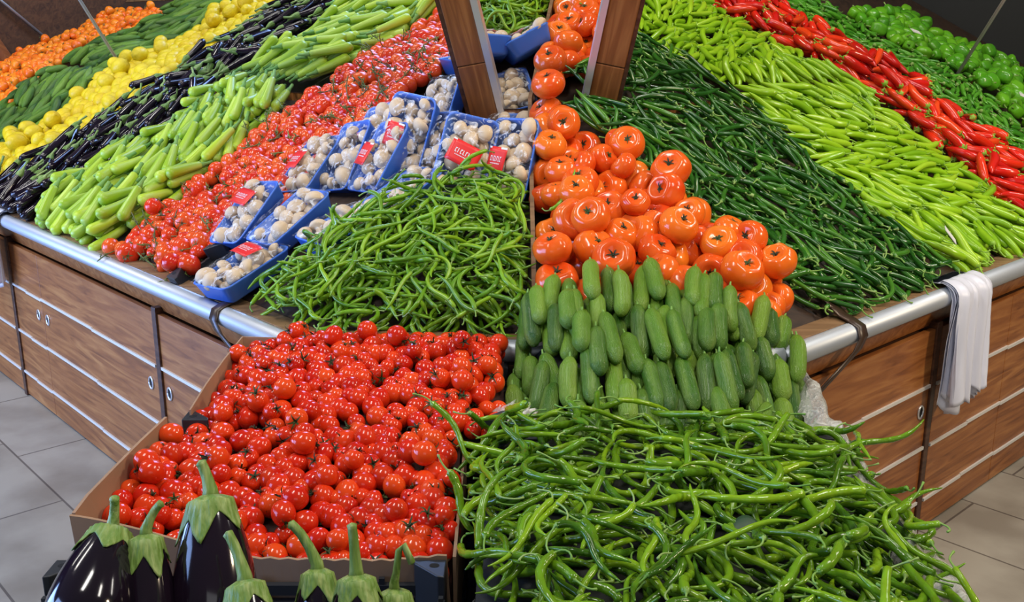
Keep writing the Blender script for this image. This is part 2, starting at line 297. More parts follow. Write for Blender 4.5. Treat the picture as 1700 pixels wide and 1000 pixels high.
# ---- sloping beds with their edge, fascia and rail
def counter(name, P, X, nrm, up, nn, a1, length, label, far):
    """sloping bed along a counter"""
    root = empty(name); tag(root, label, 'display counter', 'sloping display beds of the corner stall')
    def pt(a, b, h): return P + X * a + up * b + nn * h
    mb = MB()
    # board: its inner edge follows the hip
    quad = lambda h: [pt(0, 0, h), pt(a1, 0, h), pt(a1, length, h), far + nn * h]
    mb.add(quad(0) + quad(-0.025), [(0, 1, 2, 3), (7, 6, 5, 4), (0, 4, 5, 1), (1, 5, 6, 2), (2, 6, 7, 3), (3, 7, 4, 0)])
    link('bed_board', mb.mesh('bed_board', M['board'], False), root)
    n = nrm
    q = lambda a, o, z: P + X * a - n * o + UP * z
    mb = MB()
    def prism(z0, z1, o0, o1, mat, nm2):
        b = MB(); V = [q(a, o, z) for a in (0, a1) for o in (o0, o1) for z in (z0, z1)]
        b.add(V, [(0, 1, 3, 2), (4, 6, 7, 5), (0, 4, 5, 1), (2, 3, 7, 6), (0, 2, 6, 4), (1, 5, 7, 3)])
        return bev(link(nm2, b.mesh(nm2, mat, False), root), 0.002)
    prism(-0.03, 0.040, -0.068, -0.002, M['lipw'], 'edge_board')
    b = MB(); V = []
    for a in (0, a1):
        V += [q(a, 0.0, -0.025), q(a, -0.022, -0.085), q(a, -0.05, -0.085), q(a, -0.03, -0.02)]
    b.add(V, [(0, 1, 2, 3), (7, 6, 5, 4), (0, 4, 5, 1), (1, 5, 6, 2), (2, 6, 7, 3), (3, 7, 4, 0)])
    link('fascia', b.mesh('fascia', M['wood'], False), root)
    b = MB(); b.tube([q(0, 0.012, 0.012), q(a1, 0.012, 0.012)], 0.029, 20); r = link('rail', b.mesh('rail', M['rail']), root); r['label'] = 'round brushed steel rail'
    return root
CL = counter('display_counter', AL, dL, dR, upL, nLn, ENDL, LENL, 'left arm of the corner stall, sloping bed with steel rail', FL)
CR = counter('display_counter', AR, dR, dL, upR, nRn, ENDR, LENR, 'right arm of the corner stall, sloping bed with steel rail', FR)
root = empty('display_counter'); tag(root, 'middle sloping bed across the corner, under the thin green peppers', 'display counter', 'sloping display beds of the corner stall')
mb = MB(); q = [AL, AR, FR, FL]; mb.add(q + [p - UP * 0.03 for p in q], [(0, 1, 2, 3), (7, 6, 5, 4), (0, 4, 5, 1), (1, 5, 6, 2), (2, 6, 7, 3), (3, 7, 4, 0)])
link('bed_board', mb.mesh('bed_board', M['board'], False), root)
mb = MB(); mb.tube([AL + nF * -0.012 + UP * 0.012, AR + nF * -0.012 + UP * 0.012], 0.029, 20); r = link('rail', mb.mesh('rail', M['rail']), root); r['label'] = 'round brushed steel rail'
mb = MB(); T = frame(AL, cF, nF, UP); mb.box(0, WF, 0.002, 0.045, -0.08, 0.040, T=T); link('edge_board', mb.mesh('edge_board', M['lipw'], False), root)
# divider between thin peppers and beef tomatoes
DIVX = 0.058
def divpt(y, h): return V3(DIVX, y, float(zbed(DIVX, y)) + h)
mb = MB(); y0, y1 = 2.45, 3.345
V = [divpt(y0, 0) , divpt(y1, 0), divpt(y1, 0.085), divpt(y0, 0.085)]; V = [v + V3(-0.006, 0, 0) for v in V] + [v + V3(0.006, 0, 0) for v in V]
mb.add(V, [(0, 1, 2, 3), (7, 6, 5, 4), (0, 4, 5, 1), (1, 5, 6, 2), (2, 6, 7, 3), (3, 7, 4, 0)])
d_ = link('divider_board', mb.mesh('divider_board', M['lipw'], False)); tag(d_, 'thin wooden divider between the thin green peppers and the large tomatoes', 'divider')
# brackets round the rails
for P, X, n, a, sg, lab in ((AL, dL, dR, 0.36, 1, 'dark bracket looped over the left rail beside the lowest mushroom tray'), (AR, dR, dL, 0.32, 1, 'dark bracket looped over the right rail beside the lowest large tomato')):
    q = lambda a_, o, z: P + X * a_ - n * o + UP * z
    path = [q(a + 0.02, -0.09, 0.085), q(a + 0.01, -0.03, 0.05), q(a, 0.0, 0.046), q(a - 0.005, 0.035, 0.034), q(a - 0.01, 0.048, 0.008), q(a - 0.03, 0.044, -0.025), q(a - 0.10, 0.03, -0.075), q(a - 0.2, 0.02, -0.13)]
    mb = MB(); V = []; hw = 0.020
    for p in path: V += [p - X * hw, p + X * hw, p + X * hw - n * 0.005 + UP * 0.003, p - X * hw - n * 0.005 + UP * 0.003]
    F = []
    for i in range(len(path) - 1):
        for k in range(4): F.append((i * 4 + k, i * 4 + (k + 1) % 4, i * 4 + 4 + (k + 1) % 4, i * 4 + 4 + k))
    F += [(3, 2, 1, 0), tuple(len(V) - 4 + k for k in range(4))]
    mb.add(V, F); tag(link('rail_bracket', mb.mesh('rail_bracket', M['strap'])), lab, 'bracket')

# ---- mirrors: three panes at right angles to the beds, with wooden posts between them
MH = 1.05
def edge_dir(n1, n2):
    e = n1.cross(n2).normalized(); return e if e.z > 0 else -e
eL = edge_dir(upL, upF); eR = edge_dir(upR, upF)
MIR = []
def pane(name, pts, upv, label):
    mb = MB(); q = [p for p in pts]; mb.add(q + [p + upv * 0.006 for p in q], [(0, 1, 2, 3), (7, 6, 5, 4), (0, 4, 5, 1), (1, 5, 6, 2), (2, 6, 7, 3), (3, 7, 4, 0)])
    o = link('produce_mirror', mb.mesh('produce_mirror', M['mirror'], False)); tag(o, label, 'mirror'); MIR.append((q, upv.copy()))
    return o
lift = 0.03
h0 = lift / nFn.z
kL = 1.0 / eL.z; kR = 1.0 / eR.z
base_l, base_r = FL + eL * (0.03 * kL), FR + eR * (0.03 * kR)
top_l, top_r = FL + eL * (MH * kL), FR + eR * (MH * kR)
pane('m', [base_l, base_r, top_r, top_l], upF, 'narrow upright mirror between the two wooden posts at the corner')
nl = nLn * (1 / nLn.z)
pane('m', [base_l + dL * 5.35, base_l, top_l, top_l + dL * 5.35 ], upL, 'long mirror leaning over the left arm of the stall')
pane('m', [base_r, base_r + dR * 4.25, top_r + dR * 4.25, top_r], upR, 'long mirror leaning over the right arm of the stall')
# wooden plinth boards the mirrors stand on
for a, b, nrm_ in ((FL, FR, upF), (FL + dL * 5.35, FL, upL), (FR, FR + dR * 4.25, upR)):
    mb = MB(); q = [a - UP * 0.06, b - UP * 0.06, b + UP * 0.032, a + UP * 0.032]; q = [p - nrm_ * 0.012 for p in q]
    mb.add(q + [p + nrm_ * 0.03 for p in q], [(0, 1, 2, 3), (7, 6, 5, 4), (0, 4, 5, 1), (1, 5, 6, 2), (2, 6, 7, 3), (3, 7, 4, 0)])
    o = link('mirror_plinth', mb.mesh('mirror_plinth', M['postw'], False)); lab = {0: 'wooden board under the narrow corner mirror', 1: 'wooden board under the mirror of the left arm', 2: 'wooden board under the mirror of the right arm'}[[FL.x + 9, (FL + dL * 5.35).x + 9, FR.x + 9].index(a.x + 9)]
    tag(o, lab, 'plinth')
# thin bright bead along the foot of the corner mirror
for (F_, e, k, side, lab) in ((FL, eL, kL, 1, 'left wooden post of the V around the corner mirror, pale metal edge'), (FR, eR, kR, -1, 'right wooden post of the V around the corner mirror, pale metal edge')):
    # frame: z along the post, x across, y away from the viewer
    back = (nF * 1.0); Z = e.normalized(); X = Z.cross(back).normalized() * -1
    if X.dot(cF) < 0: X = -X
    Y = Z.cross(X)
    if Y.dot(nF) < 0: X = -X; Y = Z.cross(X)
    T = frame(F_ + Z * 0.0, X, Y, Z); root = empty('mirror_post', T); tag(root, lab, 'post', 'posts of the corner mirror')
    xs_ = 1 if X.dot(cF) > 0 else -1
    sd = side * xs_
    for z0, z1 in ((-0.03, 0.215), (0.218, 1.25)):
        mb = MB(); mb.box(*sorted((-sd * 0.062, sd * 0.030)), -0.022, 0.012, z0, z1); bev(link('post_board', mb.mesh('post_board', M['postw'], False), root), 0.003)
    mb = MB(); mb.box(*sorted((-sd * 0.075, -sd * 0.062)), -0.020, 0.02, -0.03, 1.25); link('dark_edge', mb.mesh('dark_edge', M['woodd'], False), root)['label'] = 'dark outer edge of the post'
    mb = MB(); mb.box(*sorted((sd * 0.030, sd * 0.050)), -0.026, 0.008, -0.01, 1.25); link('metal_edge', mb.mesh('metal_edge', M['alu'], False), root)['label'] = 'pale metal strip along the inner edge'
# joint strips between the long mirror panes
for (b0, e_, upv, a, d_, lab) in ((base_l, nLn, upL, 2.98, dL, 'thin metal joint strip on the left mirror above the lemons'), (base_r, nRn, upR, 2.62, dR, 'thin metal joint strip on the right mirror above the mid green peppers')):
    p = b0 + d_ * a - upv * 0.003; mb = MB(); mb.tube([p, p + e_ * 1.1], 0.006, 8); tag(link('joint_strip', mb.mesh('joint_strip', M['grey'])), lab, 'metal strip')
# wooden end panel of the left arm with its post and stay rods
root = empty('stall_partition'); tag(root, 'dark wooden end panel at the upper left with two metal stay rods', 'panel')
pE = AL + dL * 5.50
mb = MB(); T = frame(pE, dL, dR, UP); mb.box(0, 0.03, -0.05, 1.9, -0.75, 1.35, T=T); link('panel_board', mb.mesh('panel_board', M['panelw'], False), root)
for b_ in (0.62, 0.86):   # rods fixed to the inner face of the end panel
    A_ = pE - dL * 0.03 + dR * b_ + UP * (b_ * math.tan(sL) + 0.10); mb = MB(); mb.tube([A_, A_ + UP * 0.62 - dR * 0.10], 0.011, 8); link('stay_rod', mb.mesh('stay_rod', M['grey']), root)
root = empty('stall_partition'); tag(root, 'added black backdrop panel at the far end of the right arm', 'panel')
mb = MB(); mb.box(0, 0.03, -0.05, 1.6, -0.79, 1.6, T=frame(AR + dR * (ENDR + 0.02), dR, dL, UP)); link('panel_board', mb.mesh('panel_board', M['blackwall'], False), root)  # added backdrop, makes the right mirror show dark beyond the bed
root = empty('wooden_post'); tag(root, 'brown wooden post leaning at the upper left corner', 'post')
mb = MB(); mb.box(-0.075, 0.075, -0.035, 0.004, -0.02, 1.25, T=frame(FL + dL * 5.0 + nLn * 0.0, -dL, upL, nLn)); bev(link('post_board', mb.mesh('post_board', M['postw'], False), root))

# ------------------------------------------------------------------ produce meshes (item x axis = length)
class Item:
    def __init__(s, name, parts, samples, kind): s.name = name; s.parts = parts; s.samples = np.array(samples, float); s.kind = kind
def path_pts(rng, Lb, Ls, curl, wig, zc, n=16, ns=6, hook=1.0):
    """centre line of a pepper: body from calyx to tip, then the stalk going the other way"""
    def run(L, n_, h0, c, wg, ph, z0, zc_):
        P = [(0, 0, 0)]; h = h0; x = y = z = 0
        for i in range(1, n_ + 1):
            t = i / n_; hh = h0 + c * t + wg * math.sin(ph + t * 5.5); pz = z0 + zc_ * math.sin(ph * 1.7 + t * 4)
            st = L / n_; x += st * math.cos(hh) * math.cos(pz); y += st * math.sin(hh) * math.cos(pz); z += st * math.sin(pz); P.append((x, y, z))
        return P
    ph = rng.uniform(0, 6.28)
    B_ = run(Lb, n, 0, curl, wig, ph, 0, zc)
    off = wig * math.sin(ph)
    St = run(Ls, ns, math.pi + off, rng.uniform(-1, 1) * hook, 0.1, ph, 0.0, 0.25)
    B_ = np.array(B_); St = np.array(St)
    # centre, align with x
    c = (B_[0] + B_[-1]) / 2; d = B_[-1] - B_[0]; an = math.atan2(d[1], d[0]); ca, sa = math.cos(-an), math.sin(-an)
    Rm = np.array([[ca, -sa, 0], [sa, ca, 0], [0, 0, 1]])
    mid = B_.mean(0)
    return (B_ - mid) @ Rm.T, (St - mid) @ Rm.T
def pepper(rng, name, Lb, r, Ls, rs, curl, wig, zc, mat, smat, prof='chili', seg=8, n=14, hook=1.2, wr=0.06):
    B_, St = path_pts(rng, Lb, Ls, curl, wig, zc, n, 6, hook)
    rad = []
    for i in range(n + 1):
        t = i / n
        if prof == 'chili': q = (0.80 + 0.2 * math.sin(min(t * 4, 1.57))) * (1 - 0.45 * t) * (1 if t < 0.8 else math.sqrt(max(0.0, (1 - t) / 0.2)) * 0.85 + 0.06)
        elif prof == 'fat': q = (0.72 + 0.28 * math.sin(min(t * 5, 1.57))) * (1 - 0.35 * t ** 1.5) * (1 if t < 0.75 else math.sqrt(max(0.0, (1 - t) / 0.25)) * 0.9 + 0.05)
        elif prof == 'cone': q = (1 - 0.75 * t) * (1 if t > 0.1 else 0.75 + t * 2.5)
        rad.append(max(0.0012, r * q * (1 + wr * math.sin(t * 37 + curl * 9) * rng.uniform(0.3, 1))))
    mb = MB(); mb.tube(B_, rad, seg)
    body = mb.mesh(name + '_body', mat)
    mb = MB(); d = (B_[1] - B_[0]); d = d / np.linalg.norm(d)
    pts = [B_[0] + d * r * 0.28, B_[0] - d * r * 0.02, B_[0] - d * r * 0.35] + [p for p in St[1:]]
    rr = [r * 0.80, r * 0.74, rs * 1.5] + [rs * (1.0 + 0.5 * (i == len(St) - 2)) for i in range(len(St) - 1)]
    mb.tube(pts, rr, 6); stem = mb.mesh(name + '_stalk', smat)
    sm = [(*B_[i], rad[i]) for i in np.linspace(0, n, 7).astype(int)] + [(*St[-1], rs), (*St[len(St) // 2], rs)]
    return Item(name, [('body', body), ('stalk', stem)], sm, 'pepper')
def lathe_x(prof, seg, lobes=None, rng=None, bend=0.0, oval=1.0):
    """prof: (x, r) from one end to the other, first and last are poles"""
    V = []; F = []
    for (x, r) in prof[1:-1]:
        for k in range(seg):
            th = 2 * math.pi * k / seg; rr = r * (1 + (lobes(x, th) if lobes else 0))
            V.append((x, rr * math.cos(th) + bend * x * x, rr * math.sin(th) * oval))
    n = len(prof) - 2
    for i in range(n - 1):
        for k in range(seg): F.append((i * seg + k, i * seg + (k + 1) % seg, (i + 1) * seg + (k + 1) % seg, (i + 1) * seg + k))
    V.append((prof[0][0], bend * prof[0][0] ** 2, 0)); V.append((prof[-1][0], bend * prof[-1][0] ** 2, 0))
    F += [(len(V) - 2, (k + 1) % seg, k) for k in range(seg)] + [(len(V) - 1, (n - 1) * seg + k, (n - 1) * seg + (k + 1) % seg) for k in range(seg)]
    return V, F
def sepals(mb, x0, r0, n, ln, wd, curl, rng, stem=0.012, srad=0.0013, side=1):
    """star of narrow sepals round the +x pole"""
    for k in range(n):
        th = 2 * math.pi * (k + rng.uniform(-0.2, 0.2)) / n; c, s_ = math.cos(th), math.sin(th); l2 = ln * rng.uniform(0.75, 1.15); cu = curl * rng.uniform(0.4, 1.5)
        V = []
        for i in range(4):
            t = i / 3; rad = 0.001 + l2 * t; xx = x0 + 0.0008 + cu * l2 * math.sin(t * 2.2) - (r0 * 0 + 0.25 * l2 * t * t); wv = wd * (1 - t) ** 0.7 + 0.0003
            V.append((xx, rad * c - wv * s_, rad * s_ + wv * c)); V.append((xx + 0.0006, rad * c + wv * s_, rad * s_ - wv * c))
        mb.add(V, [(2 * i, 2 * i + 1, 2 * i + 3, 2 * i + 2) for i in range(3)])
    if stem > 0:
        a = rng.uniform(0, 6.28); mb.tube([(x0, 0, 0), (x0 + stem * 0.5, 0.001 * math.cos(a), 0.001 * math.sin(a)), (x0 + stem, 0.5 * stem * math.cos(a), 0.5 * stem * math.sin(a))], [srad * 1.3, srad, srad], 5)
def tomato(rng, name, r, ln, mat, cal=True, dent=0.18, lob=0.0, nl=5, seg=16, rings=12, truss=False, scar=False, calm=None, calr=1.0):
    prof = []
    for i in range(rings + 1):
        a = math.pi * i / rings; x = -math.cos(a) * ln; rr = math.sin(a) * r
        if i >= rings - 2: x -= dent * r * (1 - math.sin(a)) * (1.0 if i < rings else 1.35)
        prof.append((x, rr))
    ph = rng.uniform(0, 6.28)
    f = (lambda x, th: lob * (0.35 + 0.65 * max(0, x / ln)) * (0.6 * math.cos(nl * th + ph) + 0.4 * math.cos((nl - 2) * th + ph * 2))) if lob else None
    V, F = lathe_x(prof, seg, f); mb = MB(); mb.add(V, F); body = mb.mesh(name + '_body', mat); parts = [('body', body)]
    xt = prof[-1][0]
    if scar:
        mb = MB(); V2 = [(xt + 0.001, 0, 0)] + [(xt + 0.003, 0.13 * r * math.cos(t) * (1 + 0.25 * math.sin(3 * t)), 0.13 * r * math.sin(t)) for t in np.linspace(0, 6.28, 9)[:-1]]
        V2b = [(xt - 0.006, 0.12 * r * math.cos(t), 0.12 * r * math.sin(t)) for t in np.linspace(0, 6.28, 9)[:-1]]
        mb.add(V2 + V2b, [(0, k, k % 8 + 1) for k in range(1, 9)] + [(k, 8 + k, 8 + k % 8 + 1, k % 8 + 1) for k in range(1, 9)]); sepals(mb, xt + 0.003, r, 6, 0.30 * r, 0.0026, 0.5, rng, 0.004, 0.003)
        parts.append(('calyx', mb.mesh(name + '_calyx', M['calyx'])))
    elif cal:
        mb = MB(); sepals(mb, xt, r, 5, 0.62 * r * calr, 0.0016 * calr, 0.55, rng, 0.010)
        parts.append(('calyx', mb.mesh(name + '_calyx', calm or M['calyx'])))
    if truss:
        mb = MB(); a = rng.uniform(0, 6.28); p0 = np.array([xt + 0.006, 0, 0]); pts = [p0]; d = np.array([0.5, math.cos(a), math.sin(a)])
        for i in range(5):
            d = d + np.array([rng.uniform(-0.25, 0.12), rng.uniform(-0.3, 0.3), rng.uniform(-0.3, 0.3)]); d /= np.linalg.norm(d); p0 = p0 + d * 0.016; pts.append(p0)
        mb.tube(pts, [0.0024, 0.002, 0.002, 0.002, 0.0024, 0.0018], 5)
        for j in (2, 3, 4):
            b = rng.uniform(0, 6.28); q = pts[j] + np.array([rng.uniform(-0.3, 0.5), math.cos(b), math.sin(b)]) * 0.014
            mb.tube([pts[j], (pts[j] + q) / 2 + np.array([0.002, 0, 0]), q], [0.0016, 0.0014, 0.0022], 5)
            for kk in range(4):
                dd = np.array([rng.uniform(-1, 1) for _ in range(3)]); dd /= np.linalg.norm(dd); mb.tube([q, q + dd * 0.006, q + dd * 0.011 + np.array([0.001, 0, 0.001])], [0.0014, 0.0011, 0.0004], 4)
        parts.append(('truss_stalk', mb.mesh(name + '_truss', M['truss'])))
    return Item(name, parts, [(0, 0, 0, r * 0.96 if scar else (r + ln) / 2)], 'ball')

RG = random.Random(7)
K = {}
K['tomato'] = [tomato(RG, 'cocktail_tomato', 0.0232 * s, 0.0232 * s * e, M['tomato'], cal=True, calr=c * 1.25, seg=18) for s, e, c in ((1, 1.02, 1), (1.07, 1.12, 1.1), (0.92, 1.0, 1), (1.0, 1.18, 0.9), (0.86, 1.05, 1), (1.12, 1.0, 1.1))]
K['vine'] = [tomato(RG, 'vine_tomato', 0.034 * s, 0.031 * s, M['vine'], cal=True, truss=t, seg=16, rings=10, calm=M['truss'], lob=0.02) for s, t in ((1, 1), (1.12, 0), (0.86, 1), (0.75, 0), (0.68, 1), (0.95, 1))]
K['beef'] = [tomato(RG, 'beef_tomato', 0.054 * s, 0.044 * s, M['beef'], lob=l, nl=n_, seg=32, rings=16, scar=True, dent=0.30) for s, l, n_ in ((0.96, 0.045, 5), (1.08, 0.07, 6), (0.86, 0.04, 5), (0.98, 0.10, 7), (1.02, 0.03, 5), (0.78, 0.07, 6))]
K['orange'] = [tomato(RG, 'orange_tomato', 0.030 * s, 0.029 * s, M['orange'], cal=True, seg=12, rings=8, lob=0.02, calm=M['truss']) for s in (1, 0.85, 1.12)]
def lemon(rng, s):
    prof = []
    for i in range(15):
        t = i / 14; a = math.pi * t; x = -math.cos(a) * 0.043 * s; r = math.sin(a) ** 0.85 * 0.036 * s if 0 < i < 14 else 0
        if i in (1, 13): r *= 0.6
        if i in (0, 14): x *= 1.20
        prof.append((x, r))
    V, F = lathe_x(prof, 16, lambda x, th: 0.015 * math.sin(2 * th + x * 60)); mb = MB(); mb.add(V, F)
    return Item('lemon', [('body', mb.mesh('lemon_body', M['lemon']))], [(-0.012, 0, 0, 0.035 * s), (0.012, 0, 0, 0.035 * s)], 'ball')
K['lemon'] = [lemon(RG, s) for s in (1.08, 1.18, 1.0)]
def long_veg(rng, name, L, r, mat, smat, kind, seg=12):
    n = 16; prof = []; nl = 6
    for i in range(n + 1):
        t = i / n; x = -L / 2 + L * t
        if kind == 'cuke': q = min(1.0, math.sqrt(max(0, math.sin(math.pi * min(max(t, 0), 1)))) * 1.15) * (1 - 0.10 * math.cos(t * 6))
        elif kind == 'zuc': q = (1.0 - 0.42 * t) * (math.sqrt(min(1, t / 0.10)) if t < 0.1 else 1) * (1 if t < 0.94 else 0.9)
        elif kind == 'egg': q = (1.0 - 0.35 * t) * (math.sqrt(max(0, min(1, t / 0.15))) if t < 0.15 else 1) * (1 if t < 0.9 else 0.8)
        prof.append((x, max(0.0, r * q) if 0 < i < n else 0))
    bend = rng.uniform(-1.2, 1.2) * (1.0 if kind != 'zuc' else 0.5)
    lob = (lambda x, th: 0.03 * math.cos(nl * th)) if kind != 'egg' else None
    V, F = lathe_x(prof, seg, lob, bend=bend); mb = MB(); mb.add(V, F); parts = [('body', mb.mesh(name + '_body', mat))]
    xe = L / 2; ye = bend * xe * xe
    if kind == 'zuc':
        mb = MB(); mb.tube([(xe - 0.004, ye, 0), (xe + 0.008, ye, 0), (xe + 0.022, ye + bend * 0.004, 0.001), (xe + 0.042, ye + bend * 0.008, 0.004)], [r * 0.52, r * 0.38, r * 0.26, r * 0.30], 6); parts.append(('stalk', mb.mesh(name + '_stalk', smat)))
        xs_ = xe + 0.04
    elif kind == 'egg':
        mb = MB(); mb.tube([(xe - 0.030, ye - bend * 0.006, 0), (xe - 0.012, ye, 0), (xe + 0.006, ye, 0), (xe + 0.02, ye + 0.002, 0.002), (xe + 0.050, ye + 0.008 * bend, 0.006)], [r * 0.72, r * 0.76, r * 0.42, r * 0.22, r * 0.26], 8, cap=False)
        parts.append(('calyx', mb.mesh(name + '_calyx', smat))); xs_ = xe + 0.045
    else:
        xs_ = xe
    sm = [(x, bend * x * x, 0, max(0.004, r * 0.97)) for x in np.linspace(-L / 2 + r, L / 2 - r * 0.8, 6)]
    if xs_ > xe: sm.append((xs_, ye, 0, r * 0.3))
    return Item(name, parts, sm, 'long')
K['zuc'] = [long_veg(RG, 'light_zucchini', 0.172 * s, 0.0235 * q, M['zuc'], M['zstem'], 'zuc') for s, q in ((1, 1), (1.1, 0.95), (0.9, 1.05), (1.05, 1.1))]
K['egg'] = [long_veg(RG, 'long_aubergine', 0.18 * s, 0.020 * q, M['egg'], M['ecal'], 'egg') for s, q in ((1, 1), (1.1, 0.95), (0.9, 1.1))]
K['cukeL'] = [long_veg(RG, 'slim_cucumber', 0.19 * s, 0.020 * q, M['cuke'], None, 'cuke') for s, q in ((1, 1), (1.1, 0.95), (0.9, 1.05))]
def cuke(rng, L, r):
    n = 30; prof = []
    for i in range(n + 1):
        t = i / n; q = (min(1.0, (t * (1 - t) * 4 / 0.72)) ** 0.55 if 0 < t < 1 else 0) * (0.95 + 0.06 * math.sin(t * 3.1))
        prof.append((-L / 2 * math.cos(math.pi * t) * 0.35 + (-L / 2 + L * t) * 0.65, r * q))
    bend = rng.uniform(-1.6, 1.6); V, F = lathe_x(prof, 24, lambda x, th: 0.022 * math.cos(7 * th) + 0.016 * math.sin(x * 90 + 2 * th) + 0.02 * math.sin(x * 420 + 5 * th) * math.sin(9 * th), bend=bend); mb = MB(); mb.add(V, F)
    parts = [('body', mb.mesh('cucumber_body', M['cuke']))]
    mb = MB(); e = L / 2; mb.tube([(e - 0.003, bend * e * e, 0), (e + 0.004, bend * e * e, 0), (e + 0.012, bend * e * e + 0.001, 0.002)], [0.0045, 0.0028, 0.0022], 6); parts.append(('stalk', mb.mesh('cucumber_stalk', M['zstem'])))
    return Item('cucumber', parts, [(x, bend * x * x, 0, r * (0.97 if abs(x) < L / 2 - 1.6 * r else 0.8)) for x in np.linspace(-L / 2 + r * .8, L / 2 - r * .8, 6)], 'long')
K['cuke'] = [cuke(RG, l, r) for l, r in ((0.135, 0.021), (0.15, 0.020), (0.125, 0.0225), (0.14, 0.022), (0.16, 0.021))]
K['chili'] = [pepper(RG, 'long_green_chili', RG.uniform(0.13, 0.23), RG.uniform(0.0062, 0.0100), RG.uniform(0.035, 0.06), 0.0017, RG.uniform(-2.0, 2.0), RG.uniform(0.15, 0.65), RG.uniform(0.1, 0.3), M['chili'], M['pstem'], seg=9, n=22, wr=0.12, hook=2.2) for _ in range(22)]
K['pepper'] = [pepper(RG, 'thin_green_pepper', RG.uniform(0.11, 0.175), RG.uniform(0.0058, 0.0082), RG.uniform(0.022, 0.04), 0.0017, RG.uniform(-2.3, 2.3), RG.uniform(0.15, 0.65), RG.uniform(0.08, 0.25), M['pepper'], M['pstem'], seg=8, n=16, wr=0.10, hook=1.8) for _ in range(16)]
K['dark'] = [pepper(RG, 'dark_green_pepper', RG.uniform(0.14, 0.20), RG.uniform(0.0084, 0.0116), RG.uniform(0.03, 0.045), 0.0021, RG.uniform(-2.3, 2.3), RG.uniform(0.1, 0.5), RG.uniform(0.05, 0.15), M['dark'], M['pstem'], seg=7, n=12, wr=0.03) for _ in range(10)]
K['light'] = [pepper(RG, 'light_green_pepper', RG.uniform(0.14, 0.18), RG.uniform(0.0125, 0.0155), RG.uniform(0.03, 0.045), 0.0025, RG.uniform(-1.3, 1.3), RG.uniform(0.05, 0.3), RG.uniform(0.05, 0.15), M['light'], M['lstem'], prof='fat', seg=9, n=14, wr=0.04) for _ in range(10)]
K['red'] = [pepper(RG, 'red_pepper', RG.uniform(0.13, 0.17), RG.uniform(0.017, 0.023), RG.uniform(0.03, 0.04), 0.0028, RG.uniform(-1.4, 1.4), RG.uniform(0.05, 0.3), RG.uniform(0.05, 0.15), M['red'], M['lstem'], prof='fat', seg=10, n=14, wr=0.05) for _ in range(8)]
K['mid'] = [pepper(RG, 'short_green_pepper', RG.uniform(0.07, 0.11), RG.uniform(0.010, 0.014), RG.uniform(0.02, 0.03), 0.002, RG.uniform(-1.2, 1.2), RG.uniform(0.05, 0.3), 0.1, M['mid'], M['pstem'], prof='fat', seg=8, n=10, wr=0.06) for _ in range(8)]
def bell(rng, s):
    n = 14; prof = []
    for i in range(n + 1):
        a = math.pi * i / n; prof.append((-math.cos(a) * 0.042 * s - (0.010 * s if i == n else 0) , (math.sin(a) ** 0.6 if 0 < i < n else 0) * 0.034 * s))
    V, F = lathe_x(prof, 20, lambda x, th: 0.09 * math.cos(4 * th) + 0.03 * math.sin(3 * th)); mb = MB(); mb.add(V, F); parts = [('body', mb.mesh('bell_body', M['bell']))]
    mb = MB(); e = 0.033 * s; mb.tube([(e, 0, 0), (e + 0.01, 0.001, 0), (e + 0.028, 0.006, 0.004)], [0.008, 0.004, 0.004], 6); parts.append(('stalk', mb.mesh('bell_stalk', M['pstem'])))
    return Item('green_bell_pepper', parts, [(-0.008, 0, 0, 0.034 * s), (0.010, 0, 0, 0.033 * s)], 'ball')
K['bell'] = [bell(RG, s) for s in (1, 0.88, 1.1)]

